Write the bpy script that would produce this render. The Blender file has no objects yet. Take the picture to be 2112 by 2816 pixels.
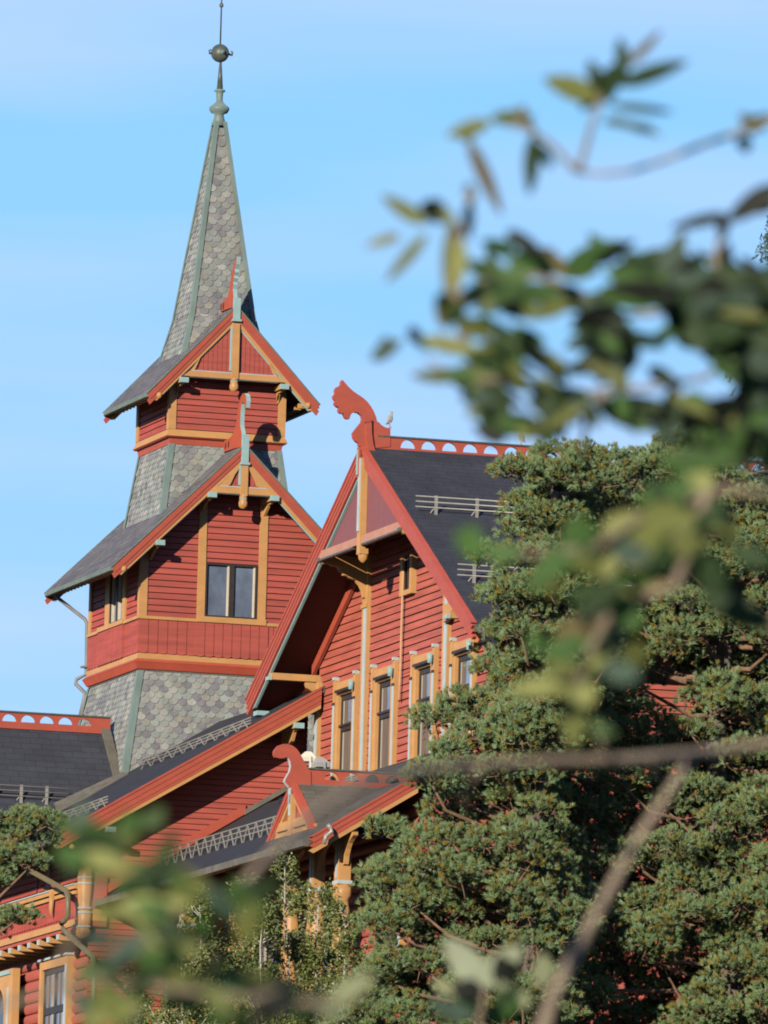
import bpy, math, random
import numpy as np
from mathutils import Vector, Matrix

# ------------------------------------------------------------------ camera, world, sun, exposure
scene = bpy.context.scene
C = scene.collection
PITCH, ROLL, YAW, FPX = 0.126209155, 0.0276456366, 0.294085773, 30000.0
cp, sp = math.cos(PITCH), math.sin(PITCH)
FW = np.array([0, cp, sp]); UP0 = np.array([0, -sp, cp]); R0 = np.array([1.0, 0, 0])
RT = R0 * math.cos(ROLL) + UP0 * math.sin(ROLL)
UP = -R0 * math.sin(ROLL) + UP0 * math.cos(ROLL)
cam_data = bpy.data.cameras.new('camera')
cam = bpy.data.objects.new('camera', cam_data); C.objects.link(cam)
cam.matrix_world = Matrix(((RT[0], UP[0], -FW[0], 0), (RT[1], UP[1], -FW[1], 0), (RT[2], UP[2], -FW[2], 0), (0, 0, 0, 1)))
cam_data.sensor_fit = 'VERTICAL'; cam_data.sensor_height = 36; cam_data.sensor_width = 27
cam_data.lens = FPX / 2816 * 36
cam_data.clip_start = 0.5; cam_data.clip_end = 5000
cam_data.dof.use_dof = True; cam_data.dof.focus_distance = 238; cam_data.dof.aperture_fstop = 18
scene.camera = cam

O = np.array([-4.08391989, 251.0378106, 0.0])            # foot of the tower axis, camera at the origin
UV = np.array([math.cos(YAW), math.sin(YAW), 0]); VV = np.array([-math.sin(YAW), math.cos(YAW), 0])
SUNL = np.array([-1.0, -1.36, 0.43]); SUNL /= np.linalg.norm(SUNL)      # towards the sun, building axes
SUNW = UV * SUNL[0] + VV * SUNL[1] + np.array([0, 0, SUNL[2]])
sun_el = math.asin(SUNW[2]); sun_az = math.atan2(SUNW[0], SUNW[1])

world = bpy.data.worlds.new('World'); scene.world = world; world.use_nodes = True
wn = world.node_tree.nodes; wl = world.node_tree.links
bg = wn['Background']
sky = wn.new('ShaderNodeTexSky'); sky.sky_type = 'NISHITA'; sky.sun_disc = False
sky.sun_elevation = sun_el; sky.sun_rotation = sun_az
sky.altitude = 300; sky.air_density = 1.0; sky.dust_density = 0.3; sky.ozone_density = 2.0
tc = wn.new('ShaderNodeTexCoord')
mp = wn.new('ShaderNodeMapping'); mp.inputs['Scale'].default_value = (5, 5, 42)
mp.inputs['Rotation'].default_value = (0, 0.05, 0)
wl.new(tc.outputs['Generated'], mp.inputs['Vector'])
nz = wn.new('ShaderNodeTexNoise'); nz.inputs['Scale'].default_value = 1.6; nz.inputs['Detail'].default_value = 3; nz.inputs['Roughness'].default_value = 0.45
wl.new(mp.outputs['Vector'], nz.inputs['Vector'])
rp = wn.new('ShaderNodeValToRGB'); rp.color_ramp.elements[0].position = 0.42; rp.color_ramp.elements[1].position = 0.72
rp.color_ramp.elements[0].color = (0, 0, 0, 1); rp.color_ramp.elements[1].color = (0.55, 0.55, 0.55, 1)
wl.new(nz.outputs['Fac'], rp.inputs['Fac'])
tint = wn.new('ShaderNodeMixRGB'); tint.blend_type = 'MULTIPLY'; tint.inputs['Fac'].default_value = 1
SKYTINT = (0.74, 1.04, 1.55, 1)
tint.inputs['Color2'].default_value = SKYTINT
wl.new(sky.outputs['Color'], tint.inputs['Color1'])
cl = wn.new('ShaderNodeMixRGB'); cl.blend_type = 'MIX'
cl.inputs['Color2'].default_value = (5.6, 6.4, 9.4, 1)
lim = wn.new('ShaderNodeMixRGB'); lim.blend_type = 'DARKEN'; lim.inputs['Fac'].default_value = 1        # clear even sky without a glare round the sun
lim.inputs['Color2'].default_value = (2.65, 5.6, 9.0, 1); wl.new(tint.outputs['Color'], lim.inputs['Color1'])
wl.new(rp.outputs['Color'], cl.inputs['Fac']); wl.new(lim.outputs['Color'], cl.inputs['Color1'])
sx = wn.new('ShaderNodeSeparateXYZ'); wl.new(tc.outputs['Generated'], sx.inputs[0])
hz = wn.new('ShaderNodeMapRange'); hz.inputs[1].default_value = 0.085; hz.inputs[2].default_value = 0.140; hz.inputs[3].default_value = 0.55; hz.inputs[4].default_value = 0.0
wl.new(sx.outputs['Z'], hz.inputs[0])
lo_ = wn.new('ShaderNodeMixRGB'); lo_.inputs['Color2'].default_value = (5.0, 6.5, 9.0, 1)                 # paler air low over the horizon
wl.new(hz.outputs[0], lo_.inputs['Fac']); wl.new(cl.outputs['Color'], lo_.inputs['Color1'])
wl.new(lo_.outputs['Color'], bg.inputs['Color']); bg.inputs['Strength'].default_value = 0.05

sd = bpy.data.lights.new('sun', 'SUN'); sd.energy = 5.0; sd.angle = math.radians(0.5); sd.color = (1.0, 0.86, 0.66)
sun = bpy.data.objects.new('sun', sd); C.objects.link(sun)
sun.rotation_euler = Vector(SUNW).to_track_quat('Z', 'Y').to_euler()
scene.view_settings.view_transform = 'Standard'; scene.view_settings.look = 'None'
scene.view_settings.exposure = 1.25; scene.view_settings.gamma = 1.0
scene.cycles.filter_width = 1.9
scene.render.resolution_x = 768; scene.render.resolution_y = 1024

# ------------------------------------------------------------------ measuring helpers
def ray(x, y): return RT * (x - 1056) / FPX - UP * (y - 1408) / FPX + FW          # photo pixel -> direction
def H(x, y, axis, val):                                                          # photo pixel on a building plane
    d = ray(x, y); n = {'u': UV, 'v': VV, 'z': np.array([0, 0, 1.0])}[axis]
    q = d * ((val + O @ n) / (d @ n)) - O
    return (q @ UV, q @ VV, q[2])
def A(x, y, d):                                                                  # point d metres away, screen-sized plan (1659 wide)
    return ray(x / .7855, y / .7855) * d
def to_local(P): q = np.array(P) - O; return np.array([q @ UV, q @ VV, q[2]])
def to_world(p): return O + UV * p[0] + VV * p[1] + np.array([0, 0, p[2]])

# ------------------------------------------------------------------ materials
def mat(name, col, rough=0.6, var=0.12, scale=3.0, stretch=(1, 1, 1), bump=0.0, bscale=40, spec=0.3, metal=0.0, tone=False, trans=0.0):
    m = bpy.data.materials.new(name); m.use_nodes = True
    n = m.node_tree.nodes; l = m.node_tree.links; b = n['Principled BSDF']
    b.inputs['Roughness'].default_value = rough; b.inputs['Specular IOR Level'].default_value = spec; b.inputs['Metallic'].default_value = metal
    b.inputs['Diffuse Roughness'].default_value = .8
    t = n.new('ShaderNodeTexCoord'); mpn = n.new('ShaderNodeMapping'); mpn.inputs['Scale'].default_value = stretch
    l.new(t.outputs['Object'], mpn.inputs['Vector'])
    no = n.new('ShaderNodeTexNoise'); no.inputs['Scale'].default_value = scale; no.inputs['Detail'].default_value = 5; no.inputs['Roughness'].default_value = 0.65
    l.new(mpn.outputs['Vector'], no.inputs['Vector'])
    r = n.new('ShaderNodeMapRange'); r.inputs[1].default_value = 0.3; r.inputs[2].default_value = 0.7
    r.inputs[3].default_value = 1 - var; r.inputs[4].default_value = 1 + var
    l.new(no.outputs['Fac'], r.inputs[0])
    mul = n.new('ShaderNodeMixRGB'); mul.blend_type = 'MULTIPLY'; mul.inputs['Fac'].default_value = 1
    if tone:
        a = n.new('ShaderNodeAttribute'); a.attribute_name = 'tone'; l.new(a.outputs['Color'], mul.inputs['Color1'])
    else:
        mul.inputs['Color1'].default_value = (*[q * .46 for q in col], 1)
    l.new(r.outputs[0], mul.inputs['Color2']); l.new(mul.outputs['Color'], b.inputs['Base Color'])
    if bump:
        n2 = n.new('ShaderNodeTexNoise'); n2.inputs['Scale'].default_value = bscale; n2.inputs['Detail'].default_value = 4
        l.new(mpn.outputs['Vector'], n2.inputs['Vector'])
        bp = n.new('ShaderNodeBump'); bp.inputs['Strength'].default_value = bump; bp.inputs['Distance'].default_value = 0.02
        l.new(n2.outputs['Fac'], bp.inputs['Height']); l.new(bp.outputs['Normal'], b.inputs['Normal'])
    if trans:
        tr = n.new('ShaderNodeBsdfTranslucent'); l.new(mul.outputs['Color'], tr.inputs['Color'])
        mx = n.new('ShaderNodeMixShader'); mx.inputs[0].default_value = trans
        l.new(b.outputs[0], mx.inputs[1]); l.new(tr.outputs[0], mx.inputs[2]); l.new(mx.outputs[0], n['Material Output'].inputs['Surface'])
    return m

def brick_mat(name, c1, c2, mortar, w, h, mortar_size=0.006, rough=0.75, spec=0.25, offset=0.5):
    m = bpy.data.materials.new(name); m.use_nodes = True
    n = m.node_tree.nodes; l = m.node_tree.links; b = n['Principled BSDF']
    b.inputs['Roughness'].default_value = rough; b.inputs['Specular IOR Level'].default_value = spec
    uvn = n.new('ShaderNodeUVMap'); uvn.uv_map = 'UVMap'
    br = n.new('ShaderNodeTexBrick'); br.inputs['Scale'].default_value = 1; br.offset = offset
    br.inputs['Color1'].default_value = (*[q * .55 for q in c1], 1); br.inputs['Color2'].default_value = (*[q * .55 for q in c2], 1); br.inputs['Mortar'].default_value = (*[q * .55 for q in mortar], 1)
    br.inputs['Mortar Size'].default_value = mortar_size; br.inputs['Brick Width'].default_value = w; br.inputs['Row Height'].default_value = h
    br.inputs['Bias'].default_value = 0.0
    l.new(uvn.outputs['UV'], br.inputs['Vector'])
    no = n.new('ShaderNodeTexNoise'); no.inputs['Scale'].default_value = 1.3; no.inputs['Detail'].default_value = 8; no.inputs['Roughness'].default_value = .7
    l.new(uvn.outputs['UV'], no.inputs['Vector'])
    r = n.new('ShaderNodeMapRange'); r.inputs[1].default_value = .3; r.inputs[2].default_value = .7; r.inputs[3].default_value = .75; r.inputs[4].default_value = 1.3
    l.new(no.outputs['Fac'], r.inputs[0])
    mul = n.new('ShaderNodeMixRGB'); mul.blend_type = 'MULTIPLY'; mul.inputs['Fac'].default_value = 1
    l.new(br.outputs['Color'], mul.inputs['Color1']); l.new(r.outputs[0], mul.inputs['Color2']); l.new(mul.outputs['Color'], b.inputs['Base Color'])
    bp = n.new('ShaderNodeBump'); bp.inputs['Strength'].default_value = .6; bp.inputs['Distance'].default_value = .015; bp.invert = True
    l.new(br.outputs['Fac'], bp.inputs['Height']); l.new(bp.outputs['Normal'], b.inputs['Normal'])
    return m

M = dict(
    red=mat('red_paint', (0.36, 0.069, 0.054), .6, .24, 2.0, (.35, .35, 5), .15, 30),
    redpale=mat('pale_red_paint', (0.385, 0.098, 0.074), .6, .26, 2.0, (.35, .35, 5), .15, 30),  # wing walls, a paler red than the tower boards
    redtrim=mat('red_trim_paint', (0.37, 0.073, 0.046), .5, .10, 2.5, (1, 1, 2), .1, 30),
    mauve=mat('mauve_panel', (0.215, 0.080, 0.098), .6, .08, 2, (6, 6, 1), .15, 30),  # gable panel toned mauve, set off from the red wall
    pinkbeam=mat('pink_beam', (0.42, 0.215, 0.165), .6, .10, 3, (1, 1, 1), .1),  # wing cross beam, pinker than the ochre trim
    orange=mat('ochre_paint', (0.48, 0.258, 0.098), .5, .10, 2.2, (1, 1, 2), .1, 30),
    blue=mat('pale_blue_paint', (0.26, 0.42, 0.46), .5, .10, 3),
    white=mat('pale_trim_paint', (0.38, 0.45, 0.50), .5, .1, 3),
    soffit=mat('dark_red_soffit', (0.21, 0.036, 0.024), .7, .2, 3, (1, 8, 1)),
    copper=mat('verdigris_copper', (0.155, 0.225, 0.225), .55, .22, 3, (1, 1, .4), .1),
    eave=mat('dull_verdigris_edge', (0.13, 0.17, 0.155), .6, .25, 3),
    copperdark=mat('dull_copper', (0.075, 0.095, 0.09), .45, .35, 8, bump=.2),
    flash=mat('lead_flashing', (0.115, 0.11, 0.10), .6, .3, 3),
    scale=mat('slate_scales', (0.3, 0.3, 0.27), .6, .26, 2.5, (1.6, 1.6, .45), bump=.25, bscale=25, tone=True),
    slate=brick_mat('grey_slate_roof', (0.13, 0.13, 0.155), (0.20, 0.195, 0.215), (0.05, 0.05, 0.056), .26, .16, .012),
    asphalt=brick_mat('dark_shingle_roof', (0.030, 0.035, 0.052), (0.035, 0.040, 0.058), (0.017, 0.020, 0.030), .47, .20, .007, .8),
    weathered=brick_mat('weathered_shingle_roof', (0.095, 0.09, 0.078), (0.125, 0.115, 0.10), (0.06, 0.056, 0.05), .6, .18, .008),
    steel=mat('galvanised_steel', (0.31, 0.31, 0.30), .45, .15, 6, metal=.3),
    lead=mat('grey_pipe', (0.2, 0.2, 0.22), .45, .15, 5),
    olivepipe=mat('olive_pipe', (0.16, 0.14, 0.085), .5, .15, 5),
    frame=mat('dark_window_frame', (0.030, 0.024, 0.022), .45, .2, 6),
    sash=mat('pale_sash', (0.55, 0.50, 0.42), .5, .1, 6),
    glass=mat('window_glass', (0.13, 0.17, 0.26), .04, .45, 1.1, (1, 1, .6), spec=.75),
    glassdark=mat('dark_glass', (0.012, 0.014, 0.018), .04, .2, 1.5, spec=.7),
    curtain=mat('brown_curtain', (0.14, 0.10, 0.08), .8, .3, 6, (6, 6, .3)),
    net=mat('pale_curtain', (0.30, 0.28, 0.26), .8, .2, 6, (6, 6, .3)),
    cord=mat('weathered_cord', (0.55, 0.32, 0.2), .7, .1, 5),
    log=mat('red_log_paint', (0.38, 0.095, 0.08), .55, .12, 2, (1, .4, 3), .2, 20),
    lamp=mat('white_lamp_housing', (0.7, 0.68, 0.62), .4, .05, 5),
    lampgrey=mat('grey_lamp_housing', (0.32, 0.33, 0.36), .4, .1, 5),
    pigeon=mat('pigeon_feathers', (0.33, 0.34, 0.38), .7, .3, 20),
    pigeondark=mat('pigeon_dark', (0.1, 0.1, 0.12), .7, .2, 20),
    bark=mat('pine_bark', (0.20, 0.125, 0.085), .85, .35, 3, (4, 4, 1), .5, 12),
    greybark=mat('grey_pine_bark', (0.15, 0.125, 0.11), .9, .4, 3, (4, 4, 1), .6, 10),
    birch=mat('pale_sapling_bark', (0.46, 0.45, 0.44), .7, .25, 6, (1, 1, 3)),
    twig=mat('grey_brown_twig', (0.24, 0.195, 0.15), .8, .25, 30),
    needle=mat('pine_needles', (0, 0, 0), .55, .15, 4, tone=True, spec=.3, trans=.12),
    spruce=mat('spruce_needles', (0, 0, 0), .55, .15, 4, tone=True, spec=.25, trans=.1),
    leaf=mat('sapling_leaves', (0, 0, 0), .45, .15, 4, tone=True, spec=.4, trans=.25),
    bigleaf=mat('branch_leaves', (0, 0, 0), .6, .22, 40, tone=True, spec=.15, trans=.30),
    grass=mat('grass', (0.055, 0.085, 0.03), .9, .4, .6, bump=.4),
)

# ------------------------------------------------------------------ mesh builder
class MB:
    def __init__(s): s.v = []; s.f = []; s.m = []; s.c = []; s.mats = []; s.smooth = []
    def mi(s, m):
        m = M[m]
        if m not in s.mats: s.mats.append(m)
        return s.mats.index(m)
    def face(s, pts, m, col=None, smooth=False):
        b = len(s.v); s.v += [tuple(p) for p in pts]; s.f.append(tuple(range(b, b + len(pts)))); s.m.append(s.mi(m)); s.c.append(col); s.smooth.append(smooth)
    def grid(s, rows, m, closed=True, smooth=True, caps=True, col=None):
        b = len(s.v); n = len(rows[0]); k = s.mi(m)
        for r in rows: s.v += [tuple(p) for p in r]
        for i in range(len(rows) - 1):
            for j in range(n if closed else n - 1):
                j2 = (j + 1) % n
                s.f.append((b + i * n + j, b + i * n + j2, b + (i + 1) * n + j2, b + (i + 1) * n + j)); s.m.append(k); s.c.append(col); s.smooth.append(smooth)
        if caps and closed:
            s.f.append(tuple(b + j for j in reversed(range(n)))); s.m.append(k); s.c.append(col); s.smooth.append(False)
            e = b + (len(rows) - 1) * n
            s.f.append(tuple(e + j for j in range(n))); s.m.append(k); s.c.append(col); s.smooth.append(False)
    def box(s, u0, u1, v0, v1, z0, z1, m):
        s.grid([[(u0, v0, z), (u1, v0, z), (u1, v1, z), (u0, v1, z)] for z in (z0, z1)], m, smooth=False)
    def ext(s, axis, pts, a, b, m, side=None):
        f = (lambda p, w: (p[0], w, p[1])) if axis == 'v' else (lambda p, w: (w, p[0], p[1]))
        s.face([f(p, a) for p in pts], m); s.face([f(p, b) for p in reversed(pts)], m)
        n = len(pts)
        for i in range(n):
            p, q = pts[i], pts[(i + 1) % n]
            s.face([f(p, a), f(p, b), f(q, b), f(q, a)], side or m)
    def prism(s, top, bot, mt, mside=None, mbot=None):
        n = len(top); s.face(top, mt); s.face(list(reversed(bot)), mbot or mt)
        for i in range(n):
            j = (i + 1) % n; s.face([top[i], bot[i], bot[j], top[j]], mside or mt)
    def bar(s, p, q, w, h, m, up=(0, 0, 1)):
        p = Vector(p); q = Vector(q); d = (q - p).normalized(); r = d.cross(Vector(up))
        if r.length < 1e-4: r = d.cross(Vector((1, 0, 0)))
        r.normalize(); t = r.cross(d)
        ring = lambda o: [o + r * (w / 2) * a + t * (h / 2) * b for a, b in ((-1, -1), (1, -1), (1, 1), (-1, 1))]
        s.grid([ring(p), ring(q)], m, smooth=False)
    def tube(s, path, rad, m, n=8, col=None):
        P = [Vector(p) for p in path]; rr = rad if isinstance(rad, (list, tuple)) else [rad] * len(P)
        rows = []; prev = None
        for i, p in enumerate(P):
            d = (P[min(i + 1, len(P) - 1)] - P[max(i - 1, 0)]).normalized()
            a = prev if prev is not None else (Vector((0, 0, 1)) if abs(d.z) < .9 else Vector((1, 0, 0)))
            x = (a - d * a.dot(d)).normalized(); y = d.cross(x); prev = x
            rows.append([p + (x * math.cos(t) + y * math.sin(t)) * rr[i] for t in [2 * math.pi * k / n for k in range(n)]])
        s.grid(rows, m, col=col)
    def lathe(s, cx, cy, prof, m, n=14):
        s.grid([[(cx + r * math.cos(2 * math.pi * k / n), cy + r * math.sin(2 * math.pi * k / n), z) for k in range(n)] for r, z in prof], m)
    def build(s, name, parent=None, uv=False, label=None):
        me = bpy.data.meshes.new(name); me.from_pydata(s.v, [], s.f)
        for m in s.mats: me.materials.append(m)
        me.polygons.foreach_set('material_index', s.m); me.polygons.foreach_set('use_smooth', s.smooth)
        if any(c is not None for c in s.c):
            at = me.color_attributes.new('tone', 'FLOAT_COLOR', 'CORNER'); k = 0; buf = []
            for f, c in zip(s.f, s.c): buf += list((*(c or (.3, .3, .3)), 1.0)) * len(f)
            at.data.foreach_set('color', buf)
        if uv:
            ul = me.uv_layers.new(name='UVMap'); buf = []
            for pl in me.polygons:
                nn = pl.normal
                t = Vector((1, 0, 0)) if abs(nn.z) > .999 else Vector((0, 0, 1)).cross(nn).normalized()
                bb = nn.cross(t)
                for vi in pl.vertices:
                    co = me.vertices[vi].co; buf += [co.dot(t), co.dot(bb)]
            ul.data.foreach_set('uv', buf)
        me.update(); o = bpy.data.objects.new(name, me); C.objects.link(o)
        if parent is not None: o.parent = parent
        if label: o['label'] = label
        return o
def tag(o, label, cat, group=None):
    o['label'] = label; o['category'] = cat
    if group: o['group'] = group
    return o
def empty(name, loc, rz=0):
    o = bpy.data.objects.new(name, None); C.objects.link(o); o.location = loc; o.rotation_euler = (0, 0, rz); o.empty_display_size = .5
    return o

def clip_band(poly, z0, z1):
    def half(P, zz, keep):
        out = []
        for i in range(len(P)):
            p, q = P[i], P[(i + 1) % len(P)]; a, b = keep * (p[1] - zz), keep * (q[1] - zz)
            if a >= 0: out.append(p)
            if (a > 0 and b < 0) or (a < 0 and b > 0):
                t = a / (a - b); out.append((p[0] + (q[0] - p[0]) * t, zz))
        return out
    P = half(poly, z0, 1)
    return half(P, z1, -1) if len(P) > 2 else []
def siding(mb, axis, poly, w, sgn, pitch, m='red', groove=.02, depth=.05, z_start=None):
    """boards on a plane axis=w whose outside is towards sgn; dark open joints between the boards"""
    f = (lambda p, o: (p[0], w + sgn * o, p[1])) if axis == 'v' else (lambda p, o: (w + sgn * o, p[0], p[1]))
    mb.face([f(p, -depth) for p in poly], m)
    zs = [p[1] for p in poly]; z = z_start if z_start is not None else min(zs)
    rnd = random.Random(int(abs(w) * 1000) + len(poly))
    while z < max(zs):
        B = clip_band(poly, z + groove, z + pitch)
        if len(B) > 2:
            j = rnd.uniform(-.006, .006)
            lo = min(p[1] for p in B); hi = max(p[1] for p in B)
            off = lambda p: j + .012 * (1 - (p[1] - lo) / max(hi - lo, 1e-3))
            mb.face([f(p, off(p)) for p in B], m)
            for i in range(len(B)):
                p, q = B[i], B[(i + 1) % len(B)]
                mb.face([f(p, off(p)), f(q, off(q)), f(q, -depth), f(p, -depth)], m)
        z += pitch
TONES = [tuple(.335 * q * k for q, k in zip(c, (.96, 1.05, 1.22))) for c in [(.36, .36, .31), (.40, .39, .33), (.30, .32, .28), (.27, .28, .25), (.33, .34, .29), (.22, .215, .225), (.19, .175, .195), (.27, .25, .26), (.31, .34, .30), (.43, .41, .35), (.34, .31, .25)]]
_tm = [sum(t[i] for t in TONES) / len(TONES) for i in range(3)]
TONES = [tuple(_tm[i] * 1.06 + .72 * (t[i] - _tm[i]) for i in range(3)) for t in TONES]
def scales(mb, bl, br, tr, tl, width=.222, row=.136, seed=0, dirt=1.0):
    """fish-scale slates over a sloped four-sided face"""
    rnd = random.Random(seed); bl, br, tr, tl = map(Vector, (bl, br, tr, tl))
    nrm = (br - bl).cross(tl - bl).normalized(); H_ = ((tl + tr) / 2 - (bl + br) / 2).length
    mb.face([p - nrm * .0 for p in (bl, br, tr, tl)], 'scale', (.11, .11, .105))
    nr = int(H_ / row)
    for r in range(nr + 1):
        t0 = r * row / H_; t1 = min((r + 1.35) * row / H_, 1.0)
        a = bl.lerp(tl, t0); b = br.lerp(tr, t0); L = (b - a).length
        up = ((tl.lerp(tr, .5)) - (bl.lerp(br, .5))).normalized(); ax = (b - a).normalized(); mid = (a + b) / 2
        n = int(L / 2 / width) + 2; off = (width / 2 if r % 2 else 0)
        hh = (t1 - t0) * H_
        if hh < .05: continue
        for k in range(-n, n + 1):
            x = k * width + off
            if abs(x) + width * .42 > L / 2: 
                continue
            w2 = width * .485; c = mid + ax * (x + rnd.uniform(-.008, .008))
            pr = [(-w2, hh), (-w2, w2 * .85)] + [(-w2 * math.cos(q), w2 * .85 - w2 * .95 * math.sin(q)) for q in [math.pi * i / 6 for i in range(1, 6)]] + [(w2, w2 * .85), (w2, hh)]
            dy = rnd.uniform(-.012, .012)
            P = [c + ax * px + up * (py + dy) + nrm * (.030 - .024 * max(py, 0) / hh) for px, py in pr]
            col = rnd.choice(TONES); s_ = rnd.uniform(.88, 1.12) * dirt
            mb.face(P, 'scale', tuple(q * s_ for q in col))
            low = P[1:-1]
            for i in range(len(low) - 1):
                mb.face([low[i], low[i + 1], low[i + 1] - nrm * .03, low[i] - nrm * .03], 'scale', tuple(q * s_ * .9 for q in col))
    return
def frustum(mb, z0, h0, z1, h1, seed, **k):
    c0 = [(-h0, -h0, z0), (h0, -h0, z0), (h0, h0, z0), (-h0, h0, z0)]; c1 = [(-h1, -h1, z1), (h1, -h1, z1), (h1, h1, z1), (-h1, h1, z1)]
    for i in range(4):
        j = (i + 1) % 4; scales(mb, c0[i], c0[j], c1[j], c1[i], seed=seed + i, **k)
def hip_caps(parent, z0, h0, z1, h1, w0=.1, w1=.1):
    for sx, sy in ((-1, -1), (1, -1), (1, 1), (-1, 1)):
        mb = MB(); e = .045
        for z, h, w in ((z0, h0, w0), (z1, h1, w1)):
            pass
        r = []
        for z, h, w in ((z0, h0, w0), (z1, h1, w1)):
            a = h + e
            r.append([(sx * (h - w), sy * a, z), (sx * a, sy * a, z), (sx * a, sy * (h - w), z), (sx * (h - w), sy * (h - .03), z), ][:3] + [(sx * (h - .02), sy * (h - .02), z)])
        mb.grid(r, 'copper', smooth=False); mb.build('hip_cap', parent)

def gable_roof_slab(mb, axis, ridge, half, zr, ze, a, b, th, mtop, mside, mbot):
    """two sloped slabs; axis is the ridge direction ('u' or 'v'), ridge its cross position"""
    for s in (-1, 1):
        P = [(ridge, zr), (ridge + s * half, ze)]
        f = (lambda c, w, z: (c, w, z)) if axis == 'v' else (lambda c, w, z: (w, c, z))
        top = [f(P[0][0], a, P[0][1]), f(P[1][0], a, P[1][1]), f(P[1][0], b, P[1][1]), f(P[0][0], b, P[0][1])]
        bot = [(x, y, z - th) for x, y, z in top]
        mb.prism(top, bot, mtop, mside, mbot)

# ================================================================== the hotel
hotel = empty('timber_hotel', tuple(O), YAW)
tag(hotel, 'red timber hotel with dragon-headed gables, ochre trim and a slate-clad spired tower', 'hotel')
# ------------------------------------------------------------------ tower: lower stage
LW = 2.15                                                    # half width
zr2, ze2, ue2, vo2 = 32.97, 29.97, 3.06, 2.94                # lower tower roof
zr1, ze1, ue1, vo1 = 36.33, 34.17, 2.06, 1.90                # belfry roof
roof2 = lambda u: zr2 - (zr2 - ze2) / ue2 * abs(u)
roof1 = lambda u: zr1 - (zr1 - ze1) / ue1 * abs(u)

mb = MB()
lo = 28.93
for sg in (-1, 1):
    P = [(-LW, lo), (LW, lo), (LW, roof2(LW) - .16), (0, roof2(0) - .16), (-LW, roof2(LW) - .16)]
    if sg == -1:
        top = roof2(.64) - .16
        siding(mb, 'v', [(-LW, lo), (-.64, lo), (-.64, top), (-LW, roof2(LW) - .16)], -LW, -1, .145, z_start=lo)
        siding(mb, 'v', [(.62, lo), (LW, lo), (LW, roof2(LW) - .16), (.62, top)], -LW, -1, .145, z_start=lo)
        siding(mb, 'v', [(-.64, 30.30), (.62, 30.30), (.62, top), (0, roof2(0) - .16), (-.64, top)], -LW, -1, .145, z_start=lo + .145 * 9)
    else:
        mb.face([(p[0], LW, p[1]) for p in P], 'red')
zs = roof2(LW) - .14
siding(mb, 'u', [(-LW, lo), (-.72, lo), (-.72, zs), (-LW, zs)], -LW, -1, .145, z_start=lo)
siding(mb, 'u', [(.40, lo), (LW, lo), (LW, zs), (.40, zs)], -LW, -1, .145, z_start=lo)
siding(mb, 'u', [(-.72, 30.5), (.40, 30.5), (.40, zs), (-.72, zs)], -LW, -1, .145, z_start=lo + .145 * 10)
siding(mb, 'u', [(-LW, lo), (LW, lo), (LW, zs), (-LW, zs)], LW, 1, .145, z_start=lo)
wall2 = mb.build('tower_wall', hotel)
# trims on the lower stage
for sx in (-1, 1):
    for sy in (-1, 1):
        m2 = MB(); a = LW + .045
        z1 = roof2(LW) - .17
        m2.box(min(sx * a, sx * (a - .19)), max(sx * a, sx * (a - .19)), min(sy * a, sy * (LW - .0)), max(sy * a, sy * (LW - .0)), lo, z1, 'orange')
        m2.box(min(sx * a, sx * LW), max(sx * a, sx * LW), min(sy * (LW - .002), sy * (a - .17)), max(sy * (LW - .002), sy * (a - .17)), lo, z1 - .002, 'orange')
        m2.build('corner_board', wall2)
for u0, u1 in ((-.815, -.635), (.635, .825)):
    m2 = MB(); m2.ext('v', [(u0, lo), (u1, lo), (u1, roof2(u1) - .2), (u0, roof2(u0) - .2)], -LW - .05, -LW + .01, 'orange'); m2.build('window_post', wall2)
for v0, v1 in ((-.96, -.74), (.40, .75)):
    m2 = MB(); m2.box(-LW - .05, -LW + .01, v0, v1, lo, roof2(LW) - .2, 'orange'); m2.build('window_post', wall2)
m2 = MB(); m2.box(-LW - .07, LW + .07, -LW - .075, -LW - .003, 28.895, 28.965, 'orange'); m2.box(-.815, .83, -LW - .105, -LW - .076, 28.90, 29.03, 'orange'); m2.box(-LW - .075, -LW - .003, -LW, LW + .07, 28.893, 28.963, 'orange'); m2.box(-LW - .105, -LW - .076, -.97, 1.2, 28.9, 29.0, 'orange'); m2.build('sill_band', wall2)

def two_light_window(name, axis, w, sgn, t0, t1, z0, z1, parent):
    """dark frame with two casements, pale staff beads and glass"""
    f = lambda mbx, a0, a1, o0, o1, zz0, zz1, m: (mbx.box(a0, a1, min(w + sgn * o0, w + sgn * o1), max(w + sgn * o0, w + sgn * o1), zz0, zz1, m) if axis == 'v' else mbx.box(min(w + sgn * o0, w + sgn * o1), max(w + sgn * o0, w + sgn * o1), a0, a1, zz0, zz1, m))
    k = MB(); b = .045
    f(k, t0, t0 + b, -.14, .03, z0, z1, 'frame'); f(k, t1 - b, t1, -.14, .03, z0, z1, 'frame')
    f(k, t0 + b, t1 - b, -.14, .028, z1 - b, z1, 'frame'); f(k, t0 + b, t1 - b, -.14, .028, z0, z0 + b, 'frame')
    mid = (t0 + t1) / 2; f(k, mid - .05, mid + .07, -.14, .02, z0 + b, z1 - b, 'frame')
    w_ = k.build(name, parent)
    g = MB(); f(g, t0 + b, t1 - b, -.075, -.06, z0 + b, z1 - b, 'glass'); g.build('pane', w_)
    g = MB()
    for x in (mid - .085, t1 - b - .045): f(g, x, x + .035, -.06, .0, z0 + b, z1 - b, 'sash')
    g.build('sash_bead', w_)
    g = MB(); f(g, t0, t1, -.5, -.48, z0, z1, 'glassdark'); g.build('room_shade', w_)
    return w_
two_light_window('window', 'v', -LW, -1, -.635, .62, 29.03, 30.285, hotel)
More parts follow.
